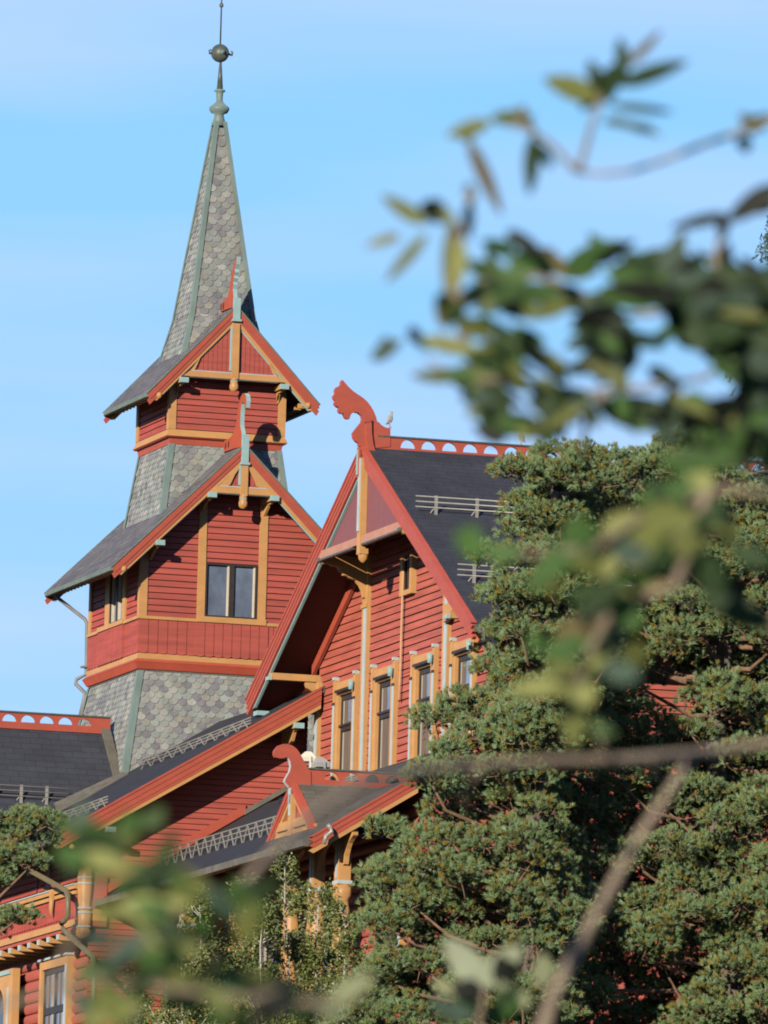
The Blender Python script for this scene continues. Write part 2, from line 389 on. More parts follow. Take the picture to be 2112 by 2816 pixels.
two_light_window('window', 'u', -LW, -1, -.72, .40, 29.0, 30.48, hotel)

# vertical-board apron below the sill
def apron(mb, axis, w, sgn, t0, t1, z0, z1, m='red', board=.225, scallop=True):
    n = max(1, round((t1 - t0) / board)); b = (t1 - t0) / n
    rnd = random.Random(int(t0 * 100))
    for i in range(n):
        a = t0 + i * b; o = rnd.uniform(0, .008)
        P = [(a + .008, z0 + .03), (a + b * .25, z0 + .008), (a + b * .5, z0), (a + b * .75, z0 + .008), (a + b - .008, z0 + .03), (a + b - .008, z1), (a + .008, z1)]
        mb.ext(axis, P, w, w + sgn * (.022 + o), m)
    return
mb = MB(); mb.box(-LW - .01, LW + .01, -LW - .01, LW + .01, 28.05, 28.9, 'red')
apron(mb, 'v', -LW - .012, -1, -LW - .03, LW + .03, 28.11, 28.89)
apron(mb, 'u', -LW - .012, -1, -LW - .03, LW + .03, 28.11, 28.888)
apron(mb, 'v', -LW - .055, -1, -.83, .9, 28.10, 28.885); apron(mb, 'u', -LW - .055, -1, -.95, 1.2, 28.10, 28.885)
mb.box(-.84, .91, -LW - .054, -LW - .036, 28.12, 28.88, 'red'); mb.box(-LW - .054, -LW - .036, -.96, 1.21, 28.12, 28.88, 'red')
mb.build('apron_boarding', hotel)
def ring(mb, z0, h0, z1, h1, m):
    mb.grid([[(-h, -h, z), (h, -h, z), (h, h, z), (-h, h, z)] for z, h in ((z0, h0), (z1, h1))], m, smooth=False, caps=True)
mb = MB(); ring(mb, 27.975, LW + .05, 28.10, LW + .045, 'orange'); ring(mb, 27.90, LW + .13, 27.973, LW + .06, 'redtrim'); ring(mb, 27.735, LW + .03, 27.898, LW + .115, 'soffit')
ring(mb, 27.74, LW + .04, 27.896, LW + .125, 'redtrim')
mb.build('cornice', hotel)

mb = MB(); frustum(mb, 24.0, 2.76, 27.74, 2.12, 11); ring(mb, 27.70, 2.16, 27.733, 2.15, 'flash')
sk2 = mb.build('slate_skirt', hotel); hip_caps(sk2, 25.16, 2.56, 27.70, 2.13, .11, .10)

# ------------------------------------------------------------------ gabled tower roofs
def tower_roof(zr, ze, ue, vo, wb, cz0, cz1, ch, brackets, post_bot, gw):
    rf = lambda u: zr - (zr - ze) / ue * abs(u)
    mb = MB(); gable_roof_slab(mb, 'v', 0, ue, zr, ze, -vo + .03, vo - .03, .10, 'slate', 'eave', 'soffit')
    R = mb.build('tower_roof', hotel, uv=True)
    sl = (zr - ze) / ue
    for sg in (-1, 1):
        for s in (-1, 1):
            m2 = MB()
            band = lambda d0, d1, e=0.0: [(0, zr - d0), (s * (ue + e), rf(ue + e) - d0), (s * (ue + e - .06 * (d1 > .1)), rf(ue + e) - d1 + .02), (0, zr - d1)]
            F = -vo if sg == -1 else vo
            a = lambda o: F + sg * o
            m2.ext('v', band(-.015, .025, .02), a(-.06), a(.03), 'eave')
            m2.ext('v', band(.036, .17), a(-.06), a(.02), 'redtrim'); m2.ext('v', band(.171, .29), a(-.06), a(.0), 'redtrim')
            m2.ext('v', [(0, zr - .291), (s * (ue - .12), rf(ue - .12) - .291), (s * (ue - .22), rf(ue - .22) - .40), (0, zr - .40)], a(-.07), a(-.022), 'orange')
            m2.ext('v', [(0, zr - .401), (s * (ue - .24), rf(ue - .24) - .401), (s * (ue - .24), rf(ue - .24) - .435), (0, zr - .435)], a(-.09), a(-.06), 'blue')
            m2.build('barge_board', R)
        if sg == -1:
            k = MB(); k.face([(-ch - .1, -vo + .10, cz1 - .03), (ch + .1, -vo + .10, cz1 - .03), (0, -vo + .10, zr - .35)], 'red')
            n = int(2 * ch / .11)
            for i in range(n):
                x = -ch + (i + .5) * 2 * ch / n; top = rf(x) - .42
                if top > cz1 + .05: k.box(x - .048, x + .048, -vo + .085, -vo + .099, cz1, top, 'red')
            k.build('gable_panel', R)
            k = MB(); k.ext('v', [(-ch - .16, cz0), (ch + .16, cz0), (ch, cz1), (-ch, cz1)], -vo - .0, -vo + .07, 'orange')
            k.box(-ch + .05, ch - .05, -vo + .005, -vo + .06, cz1 + .001, cz1 + .022, 'white'); k.box(-ch, ch, -vo + .0, -vo + .11, cz0 - .028, cz0 - .002, 'copperdark')
            # curved spandrels between beam and barge
            q = .30 if ch < .8 else .12
            for s in (-1, 1):
                rr_ = lambda u: rf(u) - .40
                pts = [(s * (ch - .02), cz1 + .001), (s * (ch - q * .7), cz1 + .001), (s * (ch - q), cz1 + .05), (s * (ch - q * 1.35), rr_(ch - q * 1.35) - .10), (s * (ch - q * 2.0), rr_(ch - q * 2.0) + .01)]
                k.ext('v', pts, -vo + .01, -vo + .06, 'orange')
            k.build('cross_beam', R)
            k = MB(); k.box(-.085, .085, -vo - .045, -vo + .09, post_bot + .3, zr - .42, 'orange'); k.box(-.115, -.087, -vo - .03, -vo + .06, cz1 + .05, zr - .5, 'blue')
            k.lathe(0, -vo + .02, [(.0, post_bot), (.06, post_bot + .015), (.10, post_bot + .07), (.105, post_bot + .14), (.085, post_bot + .2), (.085, post_bot + .225)], 'orange')
            k.lathe(0, -vo + .02, [(.09, post_bot + .225), (.09, post_bot + .25)], 'blue'); k.lathe(0, -vo + .02, [(.085, post_bot + .25), (.085, post_bot + .32)], 'orange')
            k.build('pendant_post', R)
            for (u, z) in brackets:
                k = MB(); k.box(u - .10, u + .10, -vo - .10, -vo - .02, z - .06, z + .06, 'blue'); k.box(u - .09, u + .09, -vo - .019, -gw, z - .055, z + .055, 'orange')
                k.ext('u', [(-vo + .05, z - .056), (-vo + .2, z - .11), (-vo + .35, z - .10), (-vo + .5, z - .2), (-gw - .06, z - .32), (-gw - .06, z - .056)], u - .03, u + .03, 'orange')
                k.build('bracket', R)
    # eave gutter boards along the left and right eaves with a scalloped valance
    for s in (-1, 1):
        k = MB(); k.ext('v', [(s * (ue + .02), ze + .0), (s * (ue - .10), ze + .08), (s * (ue - .10), ze - .09), (s * (ue + .02), ze - .09)], -vo + .08, vo - .08, 'eave')
        n = int((2 * vo - .3) / .28)
        for i in range(n):
            y = -vo + .15 + (i + .5) * (2 * vo - .3) / n
            k.box(min(s * (ue - .34), s * (ue - .07)), max(s * (ue - .34), s * (ue - .07)), y - .05, y + .05, ze - .05 + .0, ze + .06, 'orange')
        k.build('eave_board', R)
        k = MB(); k.lathe(s * (ue - .27), -vo - .0, [(.0, ze - .12), (.05, ze - .1), (.06, ze - .05), (.05, ze), (0, ze + .02)], 'orange'); k.build('knob', R)
    return R
R2 = tower_roof(zr2, ze2, ue2, vo2, .4, 31.82, 31.97, .62, [(-.76, 31.75), (.73, 31.76), (-1.96, 30.57), (1.96, 30.57)], 31.48, LW)
R1 = tower_roof(zr1, ze1, ue1, vo1, .35, 34.615, 34.745, 1.06, [(-1.22, 34.51), (1.19, 34.51)], 34.32, 1.36)

# ------------------------------------------------------------------ slate skirt and belfry
mb = MB(); frustum(mb, 30.6, 1.66, 33.10, 1.31, 31); sk1 = mb.build('slate_skirt', hotel); hip_caps(sk1, 30.6, 1.66, 33.1, 1.31, .09, .09)
mb = MB(); BW = 1.36
zt = roof1(BW) - .14
for ax in 'vu':
    for sg in (-1, 1):
        P = [(-BW, 33.43), (BW, 33.43), (BW, zt), (0, roof1(0) - .2), (-BW, zt)] if ax == 'v' else [(-BW, 33.43), (BW, 33.43), (BW, zt), (-BW, zt)]
        siding(mb, ax, P, sg * BW, sg, .143, z_start=33.43)
wall1 = mb.build('belfry_wall', hotel)
for sx in (-1, 1):
    for sy in (-1, 1):
        k = MB(); a = BW + .045
        k.box(min(sx * a, sx * (a - .18)), max(sx * a, sx * (a - .18)), min(sy * a, sy * BW), max(sy * a, sy * BW), 33.43, zt - .02, 'orange')
        k.box(min(sx * a, sx * BW), max(sx * a, sx * BW), min(sy * (BW - .002), sy * (a - .18)), max(sy * (BW - .002), sy * (a - .18)), 33.43, zt - .022, 'orange'); k.build('corner_board', wall1)
mb = MB(); ring(mb, 33.27, BW + .095, 33.43, BW + .03, 'orange'); ring(mb, 33.235, BW + .06, 33.268, BW + .09, 'soffit'); ring(mb, 33.09, BW - .02, 33.233, BW + .005, 'redtrim'); mb.build('cornice', hotel)

# ------------------------------------------------------------------ spire
mb = MB(); frustum(mb, 34.6, 1.17, 36.25, .745, 51, dirt=1.0); frustum(mb, 36.25, .745, 40.75, .115, 61)
spire = mb.build('spire', hotel); hip_caps(spire, 35.2, 1.0, 36.25, .745, .075, .07); hip_caps(spire, 36.25, .745, 40.9, .10, .07, .06)
mb = MB(); cx, cy = -.015, 0
mb.lathe(cx, cy, [(.17, 40.80), (.13, 40.98), (.105, 41.08), (.20, 41.12), (.24, 41.19), (.235, 41.24), (.15, 41.31), (.085, 41.37), (.075, 41.45), (.085, 41.56), (.085, 41.60), (.13, 41.62), (.13, 41.655), (.09, 41.67)], 'copper')
mb.lathe(cx, cy, [(.075, 41.66), (.028, 42.32)], 'copperdark')
mb.lathe(cx - .02, cy, [(.0, 42.31)] + [(.215 * math.sin(t), 42.525 - .215 * math.cos(t)) for t in [math.pi * i / 10 for i in range(1, 10)]] + [(.0, 42.74)], 'copperdark', 20)
mb.lathe(cx - .02, cy, [(.02, 42.72), (.018, 43.6), (.05, 43.63), (.05, 43.68), (.018, 43.72), (.014, 45.2)], 'copperdark', 8)
for s in (-1, 1):
    mb.tube([(cx + s * .2, cy, 42.52), (cx + s * .27, cy, 42.5), (cx + s * .28, cy, 42.57), (cx + s * .24, cy, 42.6)], [.03, .03, .025, .01], 'copperdark', 6)
    mb.tube([(cx, cy + s * .2, 42.52), (cx, cy + s * .27, 42.5), (cx, cy + s * .28, 42.57)], [.03, .03, .01], 'copperdark', 6)
mb.lathe(cx - .02, cy - .215, [(.0, 42.47), (.05, 42.49), (.06, 42.53), (.0, 42.58)], 'copper', 8)
mb.build('finial', spire)

# ------------------------------------------------------------------ dragon heads on the tower gables
def tower_dragon(parent, vo, zr, k=1.0, scal=False):
    T = lambda p: (-vo + (p[0] + 2.94) * k, zr + (p[1] - 32.97) * k)
    body = [(-2.86, 32.57), (-2.86, 33.0), (-2.83, 33.2), (-2.66, 33.45), (-2.66, 33.75), (-2.72, 33.93), (-2.84, 33.98), (-2.95, 33.93), (-3.0, 33.80), (-3.08, 33.80), (-3.13, 33.95), (-3.08, 34.08), (-2.96, 34.15), (-2.80, 34.17),
            (-2.62, 34.10), (-2.46, 33.93), (-2.39, 33.7), (-2.33, 33.52), (-2.15, 33.36), (-1.95, 33.27), (-1.70, 33.24), (-1.42, 33.24), (-1.30, 33.2), (-1.28, 32.98), (-2.2, 32.96), (-2.75, 32.93)]
    if scal:
        body = [(-2.86, 32.57), (-2.86, 33.0), (-2.80, 33.25), (-2.70, 33.5), (-2.78, 33.62), (-2.72, 33.7), (-2.84, 33.8), (-2.78, 33.88), (-2.9, 33.97), (-2.86, 34.07), (-3.0, 34.2), (-3.04, 34.42), (-2.9, 34.38), (-2.72, 34.2), (-2.52, 33.95), (-2.4, 33.7), (-2.33, 33.5), (-2.15, 33.34), (-1.95, 33.27), (-1.70, 33.24), (-1.35, 33.22), (-1.30, 33.2), (-1.28, 32.98), (-2.2, 32.96), (-2.75, 32.93)]
    mb = MB(); P = [T(p) for p in body]
    n = len(P); front = 10 if not scal else 12
    a, b = -.05, .05
    mb.face([(a, *p) for p in P], 'redtrim'); mb.face([(b, *p) for p in reversed(P)], 'redtrim')
    for i in range(n):
        p, q = P[i], P[(i + 1) % n]
        mb.face([(a, *p), (b, *p), (b, *q), (a, *q)], 'blue' if i <= front + 4 else 'redtrim')
    # front post capping the barge boards
    mb.box(-.08, .08, -vo - .07, -vo + .02, zr - .42 * k, zr + .22 * k, 'blue'); mb.box(-.11, .11, -vo - .09, -vo + .0, zr - .46 * k - .02, zr - .42 * k - .003, 'blue')
    d = mb.build('dragon_head', parent)
    for y in (-1.50, -1.75):
        k2 = MB(); yy, zz = T((y, 33.10)); k2.grid([[(w, yy + .055 * math.cos(t), zz + .085 * math.sin(t)) for t in [2 * math.pi * i / 10 for i in range(10)]] for w in (a - .004, b + .004)], 'frame', smooth=False); k2.build('carved_hole', d)
tower_dragon(R2, vo2, zr2)
tower_dragon(R1, vo1, zr1, .78, True)

# downpipe at the far left corner
mb = MB(); mb.tube([(-2.95, 2.6, 29.92), (-2.86, 2.6, 29.85), (-2.19, 2.5, 29.36), (-2.15, 2.45, 29.25), (-2.17, 2.3, 28.05), (-2.38, 2.36, 27.93), (-2.40, 2.38, 27.82), (-2.2, 2.3, 27.62), (-2.2, 2.3, 27.5), (-2.42, 2.42, 26.3)], .045, 'lead', 8)
mb.box(-2.3, -2.15, 2.2, 2.4, 28.2, 28.24, 'lead'); mb.build('downpipe', hotel)

# ================================================================== crested ridge boards
def crest(mb, axis_v, u0, u1, zb, za, ah, zt, pitch, cu, w, th=.07):
    """ridge board along u pierced with half-round openings"""
    a, b = axis_v - th / 2, axis_v + th / 2
    k0 = math.ceil((u0 + pitch * .5 - cu) / pitch); k1 = math.floor((u1 - pitch * .5 - cu) / pitch)
    mb.ext('v', [(u0, zb), (u1, zb), (u1, za), (u0, za)], a, b, 'redtrim')
    s0 = cu + k0 * pitch - pitch / 2; s1 = cu + k1 * pitch + pitch / 2
    if s0 > u0: mb.ext('v', [(u0, za), (s0, za), (s0, zt), (u0, zt)], a, b, 'redtrim')
    if u1 > s1: mb.ext('v', [(s1, za), (u1, za), (u1, zt), (s1, zt)], a, b, 'redtrim')
    for k in range(k0, k1 + 1):
        c = cu + k * pitch
        L = [(c - w / 2 * math.cos(t), za + ah * math.sin(t)) for t in [math.pi / 2 * i / 8 for i in range(9)]]
        for s in (1, -1):
            P = [(c + s * (p[0] - c), p[1]) for p in L]
            for i in range(8):
                q0, q1 = P[i], P[i + 1]
                mb.face([(q0[0], a, q0[1]), (q1[0], a, q1[1]), (q1[0], a, zt), (q0[0], a, zt)], 'redtrim'); mb.face([(q0[0], b, q0[1]), (q0[0], b, zt), (q1[0], b, zt), (q1[0], b, q1[1])], 'redtrim')
                mb.face([(q0[0], a, q0[1]), (q0[0], b, q0[1]), (q1[0], b, q1[1]), (q1[0], a, q1[1])], 'redtrim')
            e0, e1 = c - s * w / 2, c - s * pitch / 2
            x0, x1 = min(e0, e1), max(e0, e1)
            mb.ext('v', [(x0, za), (x1, za), (x1, zt), (x0, zt)], a, b, 'redtrim')
    mb.box(u0, u1, a - .04, b + .04, zt, zt + .035, 'copperdark')
    mb.box(u0, u1, a - .035, b + .035, zb - .03, zb - .001, 'redtrim')
# ================================================================== gabled wing with the four tall windows
WC, WU, WB = -16.88, -.23, -1.38                             # ridge line, wall plane, barge plane
wr = lambda v: 31.17 - .562 * abs(v - WC)
mb = MB()
gl = 18.5
wins = [(-11.66, -13.36), (-14.52, -16.30), (-17.45, -19.20), (-20.33, -21.98)]
V0, V1 = -23.5, -10.25
# siding in strips beside, between and above the windows (window openings stay open)
edges = [V1] + [x for a, b in wins for x in (a - .28, b + .28)] + [V0]
for i in range(0, len(edges), 2):
    a, b = edges[i], edges[i + 1]
    siding(mb, 'u', [(b, gl), (a, gl), (a, 26.3), (b, 26.3)], WU, -1, .164, 'redpale', groove=.024, depth=.055, z_start=gl)
z0 = gl + .164 * math.floor((26.3 - gl) / .164)
top = [(V0, 26.3), (V1, 26.3), (V1, wr(V1) - .25), (WC, wr(WC) - .25), (V0, wr(V0) - .25)]
siding(mb, 'u', top, WU, -1, .164, 'redpale', groove=.024, depth=.055, z_start=z0)
siding(mb, 'v', [(WU, 14), (14, 14), (14, wr(V0) - .25), (WU, wr(V0) - .25)], V0, -1, .164, 'redpale', groove=.024, depth=.055, z_start=14)
mb.face([(WU, V1, 14), (14, V1, 14), (14, V1, wr(V1) - .25), (WU, V1, wr(V1) - .25)], 'red')
gw = mb.build('gable_wall', hotel)
for y in (-13.88, -19.88):
    k = MB(); k.box(WU - .09, WU + .01, y - .18, y + .20, gl, wr(y) - .3, 'orange'); k.box(WU - .115, WU - .091, y - .17, y + .0, gl, 28.0, 'white'); k.box(WU - .12, WU - .09, y - .19, y + .21, 28.02, 28.1, 'orange')
    k.build('wall_post', gw)
k = MB(); k.box(WU - .09, WU + .01, V1 - .24, V1 + .03, gl, 26.73, 'orange'); k.box(WU - .112, WU - .091, V1 - .22, V1 - .06, gl, 26.2, 'white'); k.build('wall_post', gw)
k = MB(); k.box(WU - .09, WU + .01, V0 - .03, V0 + .24, gl, 26.9, 'orange'); k.build('wall_post', gw)

def tall_window(a, b, z0, z1, k_):
    """a = far edge, b = near edge of the surround"""
    c = (a + b) / 2; wd = abs(a - b)
    k = MB(); U = WU; hw = .52
    for s in (-1, 1):
        y0 = c + s * hw; y1 = c + s * (wd / 2 - .16); y2 = c + s * (wd / 2)
        k.box(U - .07, U + .14, min(y0, y1), max(y0, y1), z0, z1 - .20, 'orange')
        k.box(U - .10, U + .02, min(y1, y2) + (.001 if s > 0 else 0), max(y1, y2) - (.001 if s < 0 else 0), z0, z1 + .06, 'orange')
        k.box(U - .115, U - .101, min(y1, y2) + .02, max(y1, y2) - .03, z0, z1 - .50, 'white')
        k.box(U - .13, U + .0, min(y1, y2) + .02, max(y1, y2) - .02, z1 + .061, z1 + .13, 'white')
        k.box(U - .12, U - .101, min(y1, y2) - .005, max(y1, y2) + .005, z1 - .50, z1 - .44, 'frame')
        if s < 0: k.lathe(U - .19, (y1 + y2) / 2 - .05, [(.0, z1 - .30), (.055, z1 - .29), (.06, z1 - .10), (.0, z1 - .08)], 'blue', 8)
    k.box(U - .09, U + .02, c - wd / 2 + .161, c + wd / 2 - .161, z1 - .19, z1 - .01, 'orange')
    k.box(U - .06, U + .12, c - hw, c + hw, z1 - .30, z1 - .191, 'orange')
    k.box(U - .16, U - .02, c - .56, c + .54, z1 - .25, z1 - .195, 'frame')
    w = k.build('tall_window', gw)
    f = MB(); zt = z1 - .30; zm = z1 - 1.03
    f.box(U - .0, U + .08, c - hw, c - hw + .09, z0, zt, 'frame'); f.box(U - .0, U + .08, c + hw - .09, c + hw, z0, zt, 'frame')
    f.box(U - .0, U + .08, c - hw + .09, c + hw - .09, zt - .12, zt - .001, 'frame'); f.box(U - .02, U + .08, c - hw + .09, c + hw - .09, zm - .08, zm + .06, 'frame'); f.box(U - .05, U - .001, c - hw, c + hw, zm + .02, zm + .07, 'frame')
    f.build('window_frame', w)
    g = MB(); e = hw - .09; g.box(U + .035, U + .045, c - e, c + e, z0, zt - .12, 'glass'); g.build('pane', w)
    g = MB()
    for t0, t1, m in ((.02, .12, 'net'), (.12, .34, 'curtain')): g.box(U + .02, U + .033, c + e - t1 * 1.0, c + e - t0, zm + .06, zt - .13, m)
    for t0, t1, m in ((.02, .14, 'net'), (.14, .44, 'curtain'), (.52, .66, 'curtain')): g.box(U + .02, U + .033, c + e - t1, c + e - t0, z0, zm - .085, m)
    g.build('curtain', w)
for i, (a, b) in enumerate(wins): tall_window(a, b, 23.9, 26.57, i)

k = MB(); U = WU
k.box(U - .12, U + .02, -16.72, -16.55, 27.98, 28.85, 'orange'); k.box(U - .12, U + .02, -17.42, -17.25, 27.98, 28.85, 'orange'); k.box(U - .119, U + .02, -17.249, -16.721, 27.98, 28.09, 'orange'); k.box(U - .05, U + .01, -17.249, -16.721, 28.091, 28.85, 'glassdark'); k.box(U - .07, U - .051, -17.0, -16.95, 28.092, 28.85, 'frame')
k.build('loft_window', gw)
k = MB(); k.tube([(-.33, -16.75, 28.72), (-.335, -16.74, 27.5), (-.325, -16.72, 26.5), (-.33, -16.70, 25.72)], .026, 'cord', 6); k.build('hanging_cord', gw)

# roof of the wing
mb = MB(); UE = 15.0
for s in (-1, 1):
    T = [(WB + .03, WC, 31.17), (WB + .03, WC + s * 8.45, wr(WC + 8.45)), (UE, WC + s * 8.45, wr(WC + 8.45)), (UE, WC, 31.17)]
    mb.prism(T, [(x, y, z - .16) for x, y, z in T], 'asphalt', 'copperdark', 'soffit')
WR = mb.build('wing_roof', hotel, uv=True)
for s in (-1, 1):
    k = MB(); e = WC + s * 8.45; F = WB
    def B(d0, d1, u0, u1, m, cut=0): k.ext('u', [(WC, 31.17 - d0), (WC + s * (8.45 - cut), wr(WC + 8.45 - cut) - d0), (WC + s * (8.45 - cut - .12), wr(WC + 8.45 - cut - .12) - d1), (WC, 31.17 - d1)], u0, u1, m)
    B(-.03, .03, F - .05, F + .08, 'redtrim'); B(.031, .15, F - .03, F + .08, 'redtrim'); B(.155, .26, F - .015, F + .08, 'redtrim'); B(.265, .38, F - .002, F + .08, 'redtrim')
    if s > 0: B(.381, .47, F + .06, F + .12, 'orange', .35); B(.471, .51, F + .02, F + .08, 'blue', .45)
    k.build('barge_board', WR)
    k = MB(); k.box(WB + .1, UE, min(e, e + s * .16), max(e, e + s * .16), wr(e) - .19, wr(e) - .02, 'flash'); k.build('eave_gutter', WR)
    # inner verge board lying against the wall under the slope
    k = MB(); k.ext('u', [(WC + s * 1.0, wr(WC + 1) - .165), (WC + s * 6.85, wr(WC + 6.85) - .165), (WC + s * 6.85, wr(WC + 6.85) - .42), (WC + s * 1.0, wr(WC + 1) - .42)], WU - .12, WU - .04, 'redtrim'); k.build('verge_board', WR)
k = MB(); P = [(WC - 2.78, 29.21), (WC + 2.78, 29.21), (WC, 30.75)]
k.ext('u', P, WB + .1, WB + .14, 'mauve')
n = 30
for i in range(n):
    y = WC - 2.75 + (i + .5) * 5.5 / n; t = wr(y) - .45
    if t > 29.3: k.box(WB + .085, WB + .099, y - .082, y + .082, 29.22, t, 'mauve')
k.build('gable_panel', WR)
k = MB(); k.ext('u', [(WC - 3.1, 29.03), (WC + 3.1, 29.03), (WC + 2.8, 29.20), (WC - 2.8, 29.20)], WB - .02, WB + .09, 'pinkbeam'); k.box(WB - .03, WB + .07, WC - 3.0, WC - .12, 28.985, 29.027, 'copperdark'); k.box(WB - .03, WB + .07, WC + .5, WC + 3.0, 28.985, 29.027, 'copperdark'); k.build('cross_beam', WR)
k = MB(); y = WC - .12
k.box(WB - .06, WB + .08, y - .09, y + .13, 28.92, 30.9, 'orange'); k.box(WB - .085, WB - .061, y - .03, y + .10, 29.3, 30.9, 'white')
k.box(WB - .06, WB + .13, y - .12, y + .13, 28.80, 28.919, 'orange')
k.lathe(WB + .05, y, [(.0, 28.62), (.05, 28.64), (.095, 28.70), (.105, 28.78), (.105, 28.80)], 'orange', 16); k.build('pendant_post', WR)
brk = [(-1.36, 29.06), (-1.40, 28.99), (-1.31, 28.93), (-1.2, 28.95), (-1.1, 28.905), (-.985, 28.9), (-.95, 28.85), (-.92, 28.78), (-.87, 28.78), (-.83, 28.71), (-.77, 28.70), (-.70, 28.66), (-.56, 28.62), (-.45, 28.5), (-.39, 28.38), (-.37, 28.25), (-.29, 28.22), (-.23, 28.12), (-.23, 29.1), (-1.0, 29.15)]
for y in (-13.88, -19.88):
    k = MB(); k.ext('v', brk, y - .07, y + .09, 'orange'); k.box(-1.42, -1.37, y - .08, y + .10, 28.98, 29.06, 'copperdark'); k.build('carved_bracket', WR)
for y in (V1, V0):
    k = MB(); k.box(WB + .02, WU - .0, y - .10, y + .12, 26.735, 26.885, 'orange'); k.box(WB - .06, WB + .019, y - .12, y + .14, 26.72, 26.80, 'blue'); k.ext('v', [(WU - .001, 26.73), (WU - .35, 26.73), (WU - .3, 26.6), (WU - .12, 26.5), (WU - .001, 26.3)], y - .05, y + .06, 'orange'); k.build('eave_beam', WR)
    z = wr(abs(y - WC) + WC + 1.6) - .5
    s = 1 if y > WC else -1
    if s > 0: k = MB(); k.box(WB + .02, WB + .3, y + s * 1.0, y + s * 1.3, z, z + .1, 'blue'); k.build('beam_end', WR)
# side bracket of the right post
k = MB(); k.ext('u', [(-20.1, 27.45), (-20.75, 27.38), (-20.7, 27.25), (-20.5, 27.22), (-20.4, 27.1), (-20.1, 27.05)], WU - .2, WU - .1, 'orange'); k.build('carved_bracket', WR)
k = MB(); crest(k, WC, -1.05, UE, 31.06, 31.19, .185, 31.40, .474, -.35, .345, .09); k.build('ridge_crest', WR)

def outline(pts, fn, axis, val):
    o = []
    for p in pts:
        q = H(*fn(*p), axis, val); o.append((q[0], q[2]) if axis == 'v' else (q[1], q[2]))
    return o
Z3 = lambda a, b: (650 + .4822 * a, 1000 + .4822 * b)
Z4 = lambda a, b: (650 + .4822 * a, 1600 + .4822 * b)
drag = [(605, 92), (622, 112), (645, 138), (670, 160), (700, 180), (725, 197), (748, 218), (768, 245), (785, 275), (797, 305), (803, 330), (815, 336), (826, 350), (850, 364), (878, 370), (878, 473), (785, 483), (700, 470), (697, 452), (680, 440), (668, 420), (665, 395), (680, 375), (698, 352), (713, 335), (719, 315), (714, 295), (698, 280), (675, 276), (658, 284), (650, 298), (645, 315), (628, 314), (617, 302), (612, 284), (596, 284), (584, 272), (585, 250), (570, 242), (560, 228), (566, 212), (556, 200), (553, 185), (566, 170), (563, 150), (572, 134), (588, 128), (597, 120), (598, 104)]
k = MB(); k.ext('v', outline(drag, Z3, 'v', WC - .06), WC - .07, WC + .07, 'redtrim'); dh = k.build('dragon_head', WR)
k = MB(); k.ext('v', outline([(735, 320), (768, 318), (770, 400), (778, 460), (797, 522), (757, 528), (745, 470), (738, 400)], Z3, 'v', WC - .12), WC - .17, WC - .071, 'redtrim')
k.ext('v', outline([(728, 318), (772, 314), (772, 330), (728, 334)], Z3, 'v', WC - .2), WC - .19, WC - .171, 'redtrim'); k.build('apex_post', dh)
k = MB(); k.ext('u', [(WC - .10, 30.5), (WC + .12, 30.5), (WC + .10, 31.15), (WC - .08, 31.15)], WB - .09, WB - .051, 'redtrim'); k.box(WB - .11, WB - .091, WC - .02, WC + .06, 30.55, 31.1, 'blue'); k.build('apex_board', dh)

def snow_rail(parent, axis, t0, t1, base, posts, h=.38, lattice=False):
    """three steel rails on flat posts; base(t) gives the foot of the rail on the roof"""
    k = MB()
    for hh in (h, h * .7, h * .4):
        pts = [np.array(base(t)) + np.array([0, 0, hh]) for t in (t0, t1)]
        k.tube(pts, .015, 'steel', 6)
    for t in posts:
        p = np.array(base(t)); q = np.array(base(t + .09))
        if lattice:
            B_ = lambda d, hh: np.array(base(t + d)) + np.array([0, 0, hh])
            k.bar(B_(0, 0), B_(.28, h), .022, .022, 'steel'); k.bar(B_(.56, 0), B_(.30, h), .022, .022, 'steel')
        else:
            mid = (p + q) / 2
            k.bar(p + np.array([0, 0, -.05]), p + np.array([0, 0, h + .03]), .07, .02, 'steel', up=(0, 1, 0) if axis == 'u' else (1, 0, 0))
            k.bar(p + np.array([-.12 if axis == 'u' else 0, .1 if axis == 'u' else -.1, .0]), p + np.array([0, 0, h * .5]), .02, .02, 'steel')
    return k.build('snow_guard', parent)
snow_rail(WR, 'u', -1.12, 9, lambda t: (t, -20.1, wr(-20.1)), [-.66 + .92 * i for i in range(11)])
snow_rail(WR, 'u', -1.15, 9, lambda t: (t, -23.35, wr(-23.35)), [-.78 + .92 * i for i in range(11)])

# ================================================================== wing in front of the tower: long lean-to gable
LV, LB = -9.65, -10.78
lr = lambda u: 25.21 + .6 * (u + 2.57)
k = MB(); UL = -5.2
siding(k, 'v', [(UL, 14), (WU - .06, 14), (WU - .06, lr(WU) - .2), (UL, lr(UL) - .2)], LV, -1, .128, groove=.016, depth=.045, z_start=14)
siding(k, 'u', [(LV, 20.9), (9, 20.9), (9, lr(UL) - .2), (LV, lr(UL) - .2)], UL, -1, .14, z_start=20.9)
sw = k.build('side_wall', hotel)
k = MB(); T = [(-6.3, LB + .02, lr(-6.3)), (WU - .02, LB + .02, lr(WU)), (WU - .02, 9, lr(WU)), (-6.3, 9, lr(-6.3))]
k.prism(T, [(x, y, z - .14) for x, y, z in T], 'asphalt', 'copperdark', 'soffit')
LR = k.build('lean_to_roof', hotel, uv=True)
k = MB()
def LBd(d0, d1, v0, v1, m, e=0): k.ext('v', [(-6.32 + e, lr(-6.32 + e) - d0), (WU - .1, lr(WU - .1) - d0), (WU - .1, lr(WU - .1) - d1), (-6.32 + e + .12, lr(-6.32 + e + .12) - d1)], v0, v1, m)
